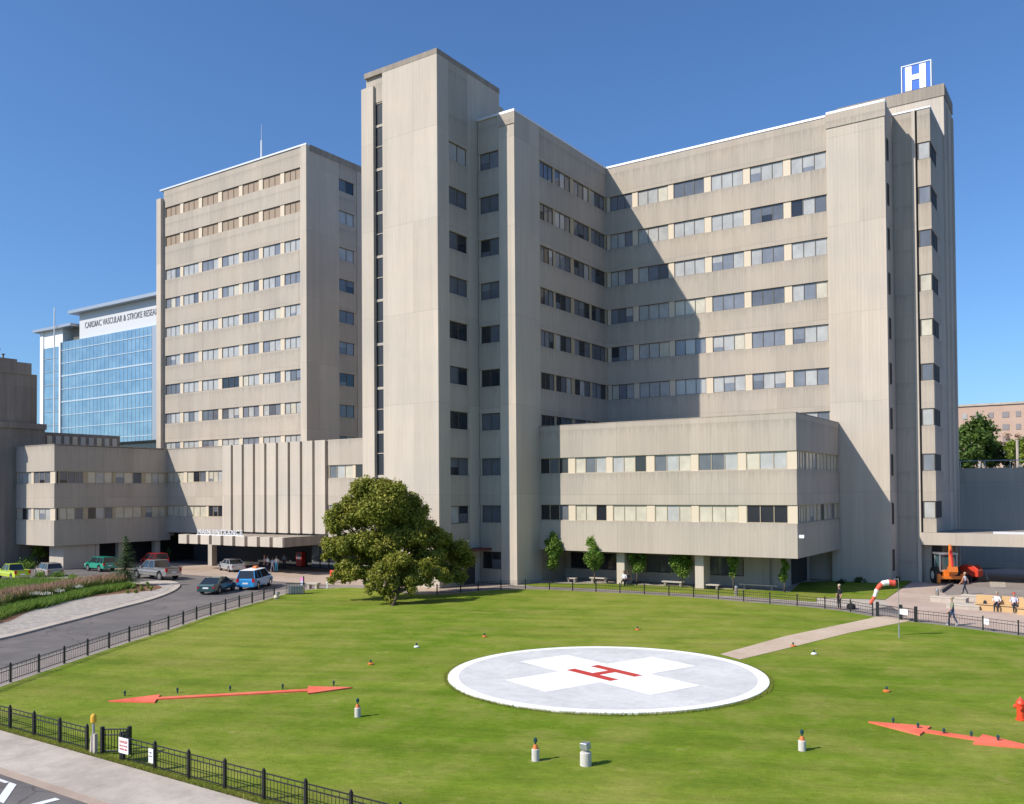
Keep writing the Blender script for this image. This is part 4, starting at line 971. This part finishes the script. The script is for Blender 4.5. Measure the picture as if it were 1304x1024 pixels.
# hydrant at the right edge
x, y = G(1300, 918); t = thing('fire_hydrant', 'red orange fire hydrant cut by the right edge of the picture', 'hydrant', (x, y, .02))
hr = mat('hydrant_red', (.72, .06, .02), .4)
MB().lathe((0, 0, 0), [(.17, 0), (.17, .06), (.13, .08), (.13, .55), (.16, .57), (.16, .62), (.12, .70), (.06, .77), (.03, .83)], 18).build('barrel', hr, t, local=True, smooth=False)
for a_ in (0, math.pi, -math.pi / 2): MB().tube((math.cos(a_) * .1, math.sin(a_) * .1, .48), (math.cos(a_) * .22, math.sin(a_) * .22, .48), .06, .065, 10).build('nozzle', hr, t, local=True)

# windsock
x, y = G(1145, 813); t = thing('windsock_pole', 'thin white pole on the lawn carrying the windsock', 'pole', (x, y, 0))
MB().lathe((0, 0, 0), [(.045, 0), (.045, .7), (.02, .72), (.016, 3.35)], 10).build('pole', M['steel'], t, local=True)
MB().tube((0, 0, 3.3), (-.22, -.1, 3.3), .02).build('arm', M['steel'], t, local=True)
wr = mat('windsock_red', (.75, .10, .06), .8); ww = mat('windsock_white', (.75, .73, .70), .8)
dep = Vector((x, y, -CAMZ)).dot(f_)
pth = [DP(u, v, dep) for u, v in ((1140, 743), (1131, 742), (1123, 744), (1117, 751), (1113.5, 760), (1108, 769))]; rad = [.17, .165, .145, .125, .10, .075]
pp = smoothline([tuple(p) for p in pth], 4); N_ = 14; vs = []; fs = []; ms = []
for i, p in enumerate(pp):
    p = Vector(p); q = i / (len(pp) - 1) * 5; k = min(int(q), 4); rr = rad[k] + (rad[k + 1] - rad[k]) * (q - k); rr *= 1 + .08 * math.sin(i * 2.1)
    d = (Vector(pp[min(i + 1, len(pp) - 1)]) - Vector(pp[max(i - 1, 0)])).normalized(); a_ = d.cross(Vector((.56, -.83, 0))).normalized(); c_ = d.cross(a_)
    vs += [p + (a_ * math.cos(6.2832 * j / N_) + c_ * math.sin(6.2832 * j / N_) * .85) * rr for j in range(N_)]
b = MB()
for i in range(len(pp) - 1):
    b.v = [tuple(v) for v in vs]; b.f += [(i * N_ + j, i * N_ + (j + 1) % N_, (i + 1) * N_ + (j + 1) % N_, (i + 1) * N_ + j) for j in range(N_)]; b.m += [int(i / 4) % 2] * N_
o = b.build('windsock', [wr, ww], smooth=True); tag(o, 'red and white striped windsock hanging limp from the thin white pole', 'windsock'); o.modifiers.new('solid', 'SOLIDIFY').thickness = .01

# ------------------------------------------------------------------ vehicles
def paint(name, col, metal=.1):
    m = mat(name, col, .28, metal, .5); m.node_tree.nodes['Principled BSDF'].inputs['Coat Weight'].default_value = .6; return m
def vehicle(name, label, cat, loc, head, kind, body, W=1.78, roof=None, scale=1.0):
    t = thing(name, label, cat, (loc[0], loc[1], 0.0), R(head)); t.scale = (scale,) * 3
    S = dict(sedan=(4.7, .62, .92, [(1.15, 0), (.35, 1), (-1.0, 1), (-1.75, 0)], 1.42, .33),
             suv=(4.5, .95, 1.05, [(1.15, 0), (.55, 1), (-1.95, 1), (-2.15, 0)], 1.72, .36),
             van=(5.0, .85, 1.02, [(1.55, 0), (.75, 1), (-2.05, 1), (-2.38, 0)], 1.76, .34),
             wagon=(4.7, .75, .98, [(1.2, 0), (.5, 1), (-1.9, 1), (-2.25, 0)], 1.55, .34),
             pickup=(5.6, 1.0, 1.12, [(1.15, 0), (.6, 1), (-.75, 1), (-.95, 0)], 1.80, .38))[kind]
    L, hood, belt, gh, top, wr_ = S; h2 = L / 2; zb = .26 if kind in ('sedan', 'wagon', 'van') else .38
    ax1, ax2 = h2 - .88, -h2 + .95
    arch = lambda cx: [(cx + (wr_ + .07) * math.cos(a), zb + .03 + (wr_ + .10) * math.sin(a)) for a in [math.pi * k / 8 for k in range(9)]][::-1]
    tail = belt + (.02 if kind != 'pickup' else -.02)
    prof = [(-h2 + .05, zb)] + arch(ax2) + arch(ax1) + [(h2 - .05, zb), (h2, zb + .2), (h2 - .02, hood - .12), (h2 - .18, hood), (gh[0][0], belt), (gh[3][0], belt), (-h2 + .06, tail), (-h2, tail - .14), (-h2 - .02, zb + .2)]
    b = MB(); b.extr(prof, -W / 2, W / 2)
    o = b.build('body', body, t, bevel=.045, local=True)
    for v in o.data.vertices:
        if v.co.z > .75: v.co.y *= .965
        if abs(v.co.x) > h2 - .3: v.co.y *= .93
    hw0, hw1 = W / 2 - .06, W / 2 - .24
    x = [g[0] for g in gh]; g = MB()
    vs = [(x[0], -hw0, belt - .02), (x[0], hw0, belt - .02), (x[3], hw0, belt - .02), (x[3], -hw0, belt - .02), (x[1], -hw1, top - .05), (x[1], hw1, top - .05), (x[2], hw1, top - .05), (x[2], -hw1, top - .05)]
    g.poly(vs, [(0, 3, 2, 1), (4, 5, 6, 7), (0, 1, 5, 4), (1, 2, 6, 5), (2, 3, 7, 6), (3, 0, 4, 7)]); g.build('windows', M['carglass'], t, local=True)
    MB().box(x[2] - .02, x[1] + .02, -hw1 - .015, hw1 + .015, top - .06, top).build('roof', roof or body, t, local=True, bevel=.02)
    for s_ in (-1, 1):
        for (xa, xb) in ((x[0], x[1]), (x[3], x[2]), ((x[0] + x[3]) / 2 - .1, (x[1] + x[2]) / 2 - .05)) + ((((x[3] * .72 + x[0] * .28) - .2, (x[2] * .8 + x[1] * .2) - .1),) if kind in ('suv', 'van', 'wagon') else ()):
            MB().tube((xa, s_ * (hw0 + .005), belt - .03), (xb, s_ * (hw1 + .005), top - .03), .05, .04, 5).build('window_pillar', body, t, local=True)
    if kind == 'pickup':
        MB().box(-h2 + .12, -1.0, -W / 2 + .12, W / 2 - .12, belt - .03, belt + .004).build('cargo_bed', M['void'], t, local=True)
        rail = MB(); rail.box(-h2 + .02, -1.0, -W / 2 + .03, -W / 2 + .12, belt, belt + .06).box(-h2 + .02, -1.0, W / 2 - .12, W / 2 - .03, belt, belt + .06).box(-h2 + .02, -h2 + .11, -W / 2 + .12, W / 2 - .12, belt, belt + .05); rail.build('bed_rail', body, t, local=True)
    for xx in (ax1, ax2):
        for s_ in (-1, 1):
            c = Vector((xx, s_ * (W / 2 - .12), wr_)); o1 = Vector((0, s_ * .11, 0))
            wh = MB().tube(c - o1, c + o1, wr_, wr_, 18).build('tyre', M['tyre'], t, local=True)
            r_2 = MB().tube(c + o1 * .9, c + o1 * 1.04, wr_ * .62, wr_ * .58, 12).build('rim', M['chrome'], t, local=True)
    for s_ in (-1, 1):
        MB().box(h2 - .10, h2 + .005, s_ * (W / 2 - .20) - .16, s_ * (W / 2 - .20) + .13, hood - .27, hood - .12).build('headlight', M['lens'], t, local=True)
        zt_ = belt - .32; MB().box(-h2 - .025, -h2 + .14, s_ * (W / 2 - .17) - .11, s_ * (W / 2 - .17) + .10, zt_, zt_ + (.42 if kind in ('suv', 'van', 'pickup') else .2) - .08).build('tail_light', M['tail'], t, local=True)
        MB().box(x[0] - .18, x[0] + .02, s_ * (W / 2 + .02) - .07, s_ * (W / 2 + .02) + .07, belt - .02, belt + .12).build('mirror', body, t, local=True)
    MB().box(-h2 - .06, -h2 + .02, -W / 2 + .1, W / 2 - .1, zb + .04, zb + .22).build('rear_bumper', M['chrome'] if kind == 'pickup' else body, t, local=True)
    MB().box(h2 - .03, h2 + .04, -W / 2 + .1, W / 2 - .1, zb + .02, zb + .2).build('front_bumper', M['frame'] if kind == 'pickup' else body, t, local=True)
    MB().box(-h2 - .03, -h2 - .0, -.26, .26, zb + .28, zb + .42).build('number_plate', M['white'], t, local=True)
    return t
cars = [('parked_suv', 'bright green sport utility car parked in front of the columns at left', 'car', G(128, 727), 176, 'suv', paint('green_paint', (.02, .30, .20)), .92),
        ('parked_suv', 'red sport utility car partly behind the grey pickup', 'car', G(197, 722), 168, 'suv', paint('red_car_paint', (.42, .01, .015)), .95),
        ('pickup_truck', 'silver grey pickup truck behind the spruce, driving left', 'pickup truck', G(199, 737), 178, 'pickup', paint('silver_grey_paint', (.30, .29, .28), .5), 1.05),
        ('parked_car', 'light silver sedan near the entrance canopy', 'car', G(295, 727), 161, 'sedan', paint('silver_paint', (.55, .57, .60), .5), .93),
        ('parked_car', 'dark teal sedan behind the blue taxi on the drive', 'car', G(277, 754), 117, 'sedan', paint('teal_paint', (.03, .075, .085), .3), .93),
        ('taxi_van', 'bright blue taxi minivan with a white roof on the drive', 'taxi', G(325, 748), 120, 'van', paint('blue_paint', (.03, .28, .62)), .96),
        ('pickup_truck', 'lime yellow small pickup at the left edge', 'pickup truck', G(17, 738), 172, 'pickup', paint('lime_paint', (.50, .62, .03)), .88),
        ('parked_wagon', 'beige grey car beside the lime pickup', 'car', G(62, 734), 168, 'wagon', paint('beige_paint', (.38, .33, .29), .3), .92)]
for (n_, lab, cat, loc, hd, kd, pm, sc) in cars:
    v = vehicle(n_, lab, cat, loc, hd, kd, pm, roof=M['white'] if 'taxi' in n_ else None, scale=sc)
    if 'taxi' in n_:
        MB().extr([(-.35, 0), (.35, 0), (.28, .22), (-.28, .22)], -.16, .16).build('roof_sign', M['orange'], v, local=True).location = (.1, 0, 1.76)
# dark car deep in the shade of the canopy
# backhoe
hx, hy = G(1204, 742.5)
bh = thing('backhoe', 'orange backhoe loader with its boom folded up, parked before the loading canopy', 'excavator', (hx, hy, 0), R(118))
og = paint('machine_orange', (.78, .20, .02)); 
b = MB(); b.box(-1.1, 2.0, -.45, .45, .7, 1.25).box(.7, 2.1, -.4, .4, 1.25, 1.75); b.build('chassis', og, bh, bevel=.05, local=True)
b = MB(); b.box(-1.25, -1.05, -1.05, 1.05, .45, .75).box(-1.3, -1.0, -1.1, -.85, .1, .9).box(-1.3, -1.0, .85, 1.1, .1, .9); b.build('stabiliser', og, bh, bevel=.03, local=True)
b = MB(); 
for (x, y) in ((-.75, -.7), (-.75, .7), (.6, -.65), (.6, .65)): b.box(x - .05, x + .05, y - .05, y + .05, 1.15, 2.55)
b.box(-.85, .75, -.8, .8, 2.55, 2.7).box(-.75, .6, -.7, .7, 1.05, 1.2); b.build('cab_frame', M['steel'], bh, bevel=.02, local=True)
MB().box(-.7, .56, -.64, .64, 1.2, 2.55).build('cab_glass', mat('cab_glass', (.05, .10, .11), .06, 0, .8), bh, local=True)
for s_ in (-1, 1):
    MB().tube((0, s_ * .62, .72), (0, s_ * 1.08, .72), .72, n=22).build('rear_wheel', M['tyre'], bh, local=True); MB().tube((0, s_ * 1.0, .72), (0, s_ * 1.10, .72), .36, n=14).build('rim', M['lens'], bh, local=True)
    MB().tube((1.9, s_ * .6, .45), (1.9, s_ * .9, .45), .45, n=18).build('front_wheel', M['tyre'], bh, local=True)
b = MB(); b.tube((-1.2, 0, .8), (-1.35, 0, 2.1), .20, .22, 6).tube((-1.35, 0, 2.1), (-1.12, 0, 3.45), .22, .13, 6); b.build('boom', og, bh, bevel=.02, local=True)
b = MB(); b.tube((-1.12, 0, 3.4), (-1.65, 0, 1.6), .12, .12, 6).tube((-1.3, .1, 2.2), (-1.45, .1, 3.0), .05, .05, 8); b.build('dipper_arm', M['red'], bh, local=True)
MB().extr([(-1.35, 1.55), (-1.9, 1.6), (-2.0, 1.15), (-1.75, .9), (-1.4, 1.05)], -.35, .35).build('bucket', og, bh, bevel=.02, local=True)
MB().extr([(2.4, .15), (3.0, .1), (2.75, .9), (2.45, .8)], -1.05, 1.05).build('loader_bucket', og, bh, bevel=.02, local=True)
b = MB(); 
for s_ in (-1, 1): b.tube((.9, s_ * .5, 1.3), (2.5, s_ * .5, .5), .08, n=6)
b.build('loader_arm', og, bh, local=True)
x, y = G(1236, 741); rm = thing('towed_machine', 'red towed machine with a rounded hood beside the backhoe', 'machine', (x, y, 0), R(165))
rp_ = paint('machine_red', (.66, .06, .03))
b = MB(); b.extr([(-.85, .5), (.85, .5), (.9, 1.1), (.65, 1.45), (.1, 1.6), (-.5, 1.5), (-.88, 1.15)], -.55, .55); b.build('hood', rp_, rm, bevel=.08, local=True)
MB().box(-.4, .3, -.57, -.552, .75, 1.2).build('side_grille', M['void'], rm, local=True)
for s_ in (-1, 1): MB().tube((0, s_ * .5, .35), (0, s_ * .75, .35), .35, n=16).build('wheel', M['tyre'], rm, local=True)
b = MB(); b.tube((.8, 0, .55), (1.6, 0, .45), .05).tube((1.6, 0, .45), (1.6, 0, 0), .04); b.build('tow_bar', M['steel'], rm, local=True)
x, y = G(1249, 739); t = thing('wheelbarrow_frame', 'silver metal frame of hoops beside the red machine', 'frame', (x, y, 0))
for k in range(3):
    b = MB(); pr = None
    for j in range(9):
        a_ = math.pi * j / 8; p = (.55 * math.cos(a_), k * .4 - .4, .1 + .85 * math.sin(a_))
        if pr: b.tube(pr, p, .025, n=6)
        pr = p
    b.build('hoop', M['steel'], t, local=True)
b = MB(); b.tube((-.55, -.4, .1), (-.55, .4, .1), .02).tube((.55, -.4, .1), (.55, .4, .1), .02); b.build('base_bar', M['steel'], t, local=True)

# ------------------------------------------------------------------ people
SKIN = mat('skin', (.42, .24, .17), .6); SKIN2 = mat('dark_skin', (.16, .085, .055), .6); SHOE = mat('dark_shoes', (.03, .03, .03), .6)
def cloth(n_, c): return mat(n_, c, .85, spec=.2)
def person(label, loc, face, pose, shirt, pants, hair=(.05, .035, .025), skin=SKIN, scale=1.0, sleeve=True, z=0.0, shoes=None, cap=None, grp=None):
    J = {}; E_ = []
    def j(n_, p, r, reg): J[n_] = (Vector(p), r, reg)
    sit = pose == 'sit'; pz = .50 if sit else .93
    j('pelvis', (0, 0, pz), .125, 1); j('waist', (.0, 0, pz + .17), .115, 0); j('chest', (.01, 0, pz + .38), .135, 0); j('neckb', (0, 0, pz + .52), .06, 0)
    j('neck', (.01, 0, pz + .58), .05, 2); j('jaw', (.03, 0, pz + .66), .068, 2); j('head', (.015, 0, pz + .74), .088, 2); j('crown', (.0, 0, pz + .82), .055, 2); j('nose', (.105, 0, pz + .71), .014, 2)
    E_ += [('pelvis', 'waist'), ('waist', 'chest'), ('chest', 'neckb'), ('neckb', 'neck'), ('neck', 'jaw'), ('jaw', 'head'), ('head', 'crown'), ('head', 'nose')]
    for s_, q in ((1, 'l'), (-1, 'r')):
        sw = {'walk': .16, 'stand': .02, 'sit': .05}[pose] * s_
        sh = (0, s_ * .17, pz + .46); el = (-.03 + (sw * .6 if not sit else .03), s_ * .235, pz + .19); wr = (.07 + sw * 1.2 if not sit else .27, s_ * (.24 if not sit else .15), pz - .04 if not sit else pz + .12)
        j(q + 'sh', sh, .062, 0); j(q + 'el', el, .045, 0 if sleeve else 2); j(q + 'wr', wr, .030, 2)
        dn = (Vector(wr) - Vector(el)).normalized(); pm = Vector(wr) + dn * .06; j(q + 'pm', pm, .033, 2)
        E_ += [('chest', q + 'sh'), (q + 'sh', q + 'el'), (q + 'el', q + 'wr'), (q + 'wr', q + 'pm')]
        for k in range(4):
            f0 = pm + dn * .045 + Vector((.022 * (k - 1.5), 0, 0)); f1 = f0 + dn * (.05 - .006 * abs(k - 1.2)) + Vector((0, -s_ * .012, 0))
            j(q + 'f%d' % k, f0, .011, 2); j(q + 'g%d' % k, f1, .008, 2); E_ += [(q + 'pm', q + 'f%d' % k), (q + 'f%d' % k, q + 'g%d' % k)]
        th = Vector(wr) + dn * .03 + Vector((.045, 0, 0)); j(q + 'th', th, .012, 2); j(q + 't2', th + dn * .035, .009, 2); E_ += [(q + 'pm', q + 'th'), (q + 'th', q + 't2')]
        st_ = {'walk': -s_ * .20, 'stand': .0, 'sit': 0}[pose]
        if sit: hp_, kn, an_, to = (.06, s_ * .09, pz - .02), (.43, s_ * .11, pz - .02), (.40, s_ * .11, .09), (.56, s_ * .12, .045)
        else: hp_, kn, an_, to = (0, s_ * .09, pz - .06), (.03 + st_ * .6, s_ * .10, .50), (-.03 + st_ * 1.25, s_ * .10, .09 + (.05 if st_ < 0 else 0)), (.13 + st_ * 1.25, s_ * .11, .04)
        j(q + 'hp', hp_, .092, 1); j(q + 'kn', kn, .062, 1); j(q + 'an', an_, .042, 1); j(q + 'to', to, .036, 3)
        E_ += [('pelvis', q + 'hp'), (q + 'hp', q + 'kn'), (q + 'kn', q + 'an'), (q + 'an', q + 'to')]
    bm = bmesh.new(); lay = bm.verts.layers.skin.verify(); V = {}
    for n_, (p, r, reg) in J.items():
        v = bm.verts.new(p); v[lay].radius = (r, r); v[lay].use_root = n_ == 'pelvis'; V[n_] = v
    for a_, c_ in E_: bm.edges.new((V[a_], V[c_]))
    me = bpy.data.meshes.new('person'); bm.to_mesh(me); bm.free()
    o = bpy.data.objects.new('tmp_person', me); COL.objects.link(o)
    o.modifiers.new('s', 'SKIN').use_smooth_shade = True; ss = o.modifiers.new('u', 'SUBSURF'); ss.levels = 1; ss.render_levels = 1
    dg = bpy.context.evaluated_depsgraph_get(); dg.update(); em = bpy.data.meshes.new_from_object(o.evaluated_get(dg)); bpy.data.objects.remove(o)
    em.materials.clear()
    for m_ in (shirt, pants, skin, shoes or SHOE): em.materials.append(m_)
    segs = [(J[a_][0], J[c_][0], J[c_][2] if J[a_][2] != 1 or J[c_][2] == 3 else J[a_][2]) for a_, c_ in E_]
    for f in em.polygons:
        c = f.center; best = (9, 0)
        for a_, c_, reg in segs:
            d = c_ - a_; tq = max(0, min(1, (c - a_).dot(d) / d.length_squared)); dist = (c - a_ - d * tq).length
            if dist < best[0]: best = (dist, reg)
        f.material_index = best[1]; f.use_smooth = True
    t = bpy.data.objects.new('person', em); COL.objects.link(t); t.location = (loc[0], loc[1], z); t.rotation_euler = (0, 0, R(face)); t.scale = (scale,) * 3
    WL[t.name] = Vector((0, 0, 0)); tag(t, label, 'person', grp)
    hb = MB(); hb.lathe((-.012, 0, pz + .725), [(.09, -.02), (.101, .03), (.092, .085), (.06, .12), (.01, .132)], 14)
    h_ = hb.build('hair' if not cap else 'cap', cap or mat('hair', hair, .7), t, smooth=True, local=True)
    return t
dk = cloth('dark_navy_cloth', (.025, .03, .05)); wt = cloth('white_cloth', (.72, .72, .74)); bk = cloth('black_cloth', (.02, .02, .022)); jn = cloth('denim', (.06, .09, .17)); gn = cloth('olive_cloth', (.25, .26, .17)); lb = cloth('light_blue_cloth', (.10, .42, .62)); pk = cloth('pink_cloth', (.60, .35, .33)); rd = cloth('red_cloth', (.5, .05, .04)); tn = cloth('tan_cloth', (.5, .42, .33))
person('person in black standing on the walk behind the fence, left of the windsock', G(1069, 776.5), 235, 'stand', bk, bk, (.45, .38, .28), shoes=SKIN)
person('person in an olive top and jeans walking on the path before the benches', G(1213, 797), 200, 'walk', gn, jn, (.30, .27, .15), shoes=M['white'])
person('person in a white top and dark trousers on the plaza in front of the machines', G(1229, 757.5), 160, 'walk', wt, dk, (.4, .3, .2), sleeve=False)
person('person in a white shirt and dark trousers sitting on the wooden bench', (-6.42, 68.30), 268, 'sit', wt, dk, (.10, .10, .05), cap=gn)
person('person in a pale shirt with a red cap sitting at the right bench', (-5.4, 68.25), 285, 'sit', cloth('pale_lilac_cloth', (.62, .60, .72)), dk, cap=rd)
person('person in a pink top near the entrance doors, left one of the group', G(337, 728), 250, 'stand', pk, dk, (.35, .15, .06))
person('person in a white top near the entrance doors, second of the group', G(341, 729), 270, 'walk', wt, dk)
person('person in light blue trousers and white top by the entrance, rightmost of the group', G(352, 729), 300, 'stand', wt, lb)
person('person in pale clothes bending slightly between the others at the entrance', G(347, 729), 290, 'walk', cloth('pale_blue_cloth', (.45, .55, .68)), cloth('pale_grey_cloth', (.5, .5, .55)), scale=.88)
person('person in dark clothes standing in the shade at the entrance doors', G(362, 725), 300, 'stand', cloth('grey_blue_cloth', (.18, .22, .30)), dk)
person('person in white sitting below the low wing, beside the left column', G(795, 746), 280, 'sit', wt, bk, z=-.02)
person('person in black sitting below the low wing, right of the person in white', G(799.5, 746), 275, 'sit', bk, dk, skin=SKIN2, z=-.02)
x, y = G(1084, 776); t = thing('bag', 'round black bag on the walk beside the person in black', 'bag', (x, y, 0))
MB().lathe((0, 0, 0), [(.20, 0), (.29, .08), (.31, .22), (.24, .36), (.08, .42)], 12).build('sack', bk, t, smooth=True, local=True); MB().tube((-.05, 0, .4), (.05, 0, .5), .02).build('handle', bk, t, local=True)

# ------------------------------------------------------------------ street furniture
def bench(label, x, y, w_, rz=0, back=True, grp='wooden benches on the plaza'):
    t = thing('wooden_bench', label, 'bench', (x, y, 0), R(rz), grp)
    MB().box(-w_ / 2, w_ / 2, -.05, .45, .40, .46).build('seat', M['wood'], t, local=True, bevel=.01)
    MB().box(-w_ / 2 + .03, w_ / 2 - .03, .0, .4, 0, .34).build('base', M['wood'], t, local=True)
    if back: MB().box(-w_ / 2, w_ / 2, .45, .51, .46, 1.02).build('backrest', M['wood'], t, local=True, bevel=.01)
    return t
bench('long yellow wooden bench with a high back at the edge of the plaza', -6.35, 68.15, 2.9, -8)
bench('second wooden bench cut by the right edge of the picture', -4.0, 67.0, 2.4, -12)
t = thing('bag', 'small dark bag lying on the wooden bench, left of the seated person', 'bag', (-7.15, 68.35, .46)); MB().extr([(-.12, 0), (.12, 0), (.09, .2), (-.07, .22)], -.07, .07).build('pouch', dk, t, local=True, bevel=.02); MB().tube((-.03, 0, .2), (.05, 0, .27), .012).build('handle', dk, t, local=True)
# stone seating terrace
for (u, v, w_, d_, h_, lab) in ((1207, 768, 2.4, .8, .42, 'pale low stone ledge left of the wooden bench'), (1226, 776, 2.1, 1.4, .3, 'broad pale stone step in front of the wooden bench'), (1238, 766, 1.5, .7, .45, 'short pale stone ledge beside the wooden bench')):
    x, y = G(u, v); t = thing('stone_ledge', lab, 'ledge', (x, y, 0), R(-8), 'stone ledges on the plaza'); MB().box(-w_ / 2, w_ / 2, 0, d_, 0, h_ - .07).build('base', M['walk'], t, local=True); MB().box(-w_ / 2 - .03, w_ / 2 + .03, -.03, d_ + .03, h_ - .07, h_).build('top', M['pier'], t, local=True, bevel=.015)
def bollard(u, v, lab, h=.95):
    x, y = G(u, v); t = thing('bollard', lab, 'bollard', (x, y, 0), 0, 'dark bollards'); MB().lathe((0, 0, 0), [(.14, 0), (.13, h * .72), (.10, h * .73), (.10, h * .80)], 14).build('post', M['old'], t, local=True); MB().lathe((0, 0, h * .8), [(.13, 0), (.13, h * .12), (.07, h * .2)], 14).build('cap', M['steel'], t, local=True)
bollard(1193.5, 765.5, 'grey bollard on the plaza left of the stone ledges')
bollard(937.5, 759, 'dark blue bollard behind the fence beside the sparse young tree', .8)
a = Vector(G(1199, 755)); c = Vector(G(1213, 745)); t = thing('parking_stop', 'dark slanting kerb bar on the yard before the backhoe', 'kerb bar', (*a, 0)); MB().tube((*a, .12), (*c, .12), .11, n=6).build('bar', M['void'], t); MB().tube((*a, 0), (*a, .2), .05).build('peg', M['steel'], t)
sheet('painted_patch', GP([(1260, 741), (1280, 741), (1281, 748), (1261, 748)]), .02, M['walk'])
for (u, v, w_, lab) in ((727, 742, .9, 'low stone bench left of the tallest young tree'), (762, 742, 1.9, 'long low brown stone bench behind the tallest young tree'), (856, 747, 2.0, 'long grey stone bench left of the spreading young tree'), (905, 751, 1.4, 'short stone bench right of the spreading young tree'), (965, 751, 3.2, 'long pale stone bench right of the sparse young tree')):
    x, y = G(u, v); t = thing('stone_bench', lab, 'bench', (x, y, 0), 0, 'stone benches below the low wing'); MB().box(-w_ / 2, w_ / 2, 0, .45, .34, .44).build('seat', M['smooth'], t, local=True, bevel=.01)
    for s_ in (-1, 1): MB().box(s_ * w_ * .36 - .1, s_ * w_ * .36 + .1, .06, .39, 0, .34).build('leg', M['old'], t, local=True)
# things by the end of the left fence
x, y = G(377, 757); t = thing('bin_cage', 'dark mesh bin cage at the end of the left fence', 'bin', (x, y, 0), R(35)); b = MB()
for k in range(12): b.box(-.75 + k * .135, -.72 + k * .135, -.3, -.27, .05, .95)
b.box(-.78, .8, -.3, -.27, .92, .98).box(-.78, .8, -.3, -.27, .04, .1); b.build('front_grille', M['black'], t, local=True); MB().box(-.6, .6, -.1, .3, .05, .75).build('bin', M['steel'], t, local=True)
x, y = G(385, 756); t = thing('notice_post', 'post with a pink topped pale sign next to the bin cage', 'sign', (x, y, 0)); MB().box(.12, .19, -.04, .04, 0, 1.45).build('post', M['black'], t, local=True); MB().box(-.18, .12, -.02, .02, .25, 1.05).build('plate', mat('pale_blue_plate', (.45, .52, .66), .5), t, local=True); MB().box(-.22, .12, -.021, .021, 1.05, 1.35).build('header', mat('pink_plate', (.62, .22, .42), .5), t, local=True)
x, y = G(399, 750); t = thing('stone_bench', 'pale stone bench on the walk right of the pink sign', 'bench', (x, y, 0), R(10)); MB().box(-.6, .6, -.25, .25, .4, .55).build('seat', M['walk'], t, local=True, bevel=.02)
for s_ in (-1, 1): MB().box(s_ * .4 - .1, s_ * .4 + .1, -.2, .2, 0, .4).build('leg', M['walk'], t, local=True)
x, y = G(417, 750); t = thing('white_post', 'short white post between the stone bench and the broad tree', 'post', (x, y, 0)); MB().lathe((0, 0, 0), [(.06, 0), (.06, .5), (.09, .5), (.09, .58), (.02, .62)], 10).build('post', M['white'], t, local=True); MB().lathe((0, 0, 0), [(.10, 0), (.10, .05), (.07, .06)], 10).build('foot', M['steel'], t, local=True)
x, y = G(424, 742); t = thing('mail_box', 'red box on a post at the left edge of the broad tree', 'box', (x, y, 0)); MB().box(-.22, .22, -.2, .2, .35, 1.15).build('box', hr, t, local=True, bevel=.05); MB().box(-.15, .15, -.15, .15, 0, .35).build('stand', M['frame'], t, local=True)
x, y = G(383, 722); t = thing('vending_box', 'red box standing in the shade under the entrance canopy', 'box', (x, y, 0)); MB().box(-.45, .45, -.3, .3, .1, 1.7).build('cabinet', M['red'], t, local=True, bevel=.03); MB().box(-.35, .35, -.32, -.301, .9, 1.6).build('front_panel', M['g_mid'], t, local=True)
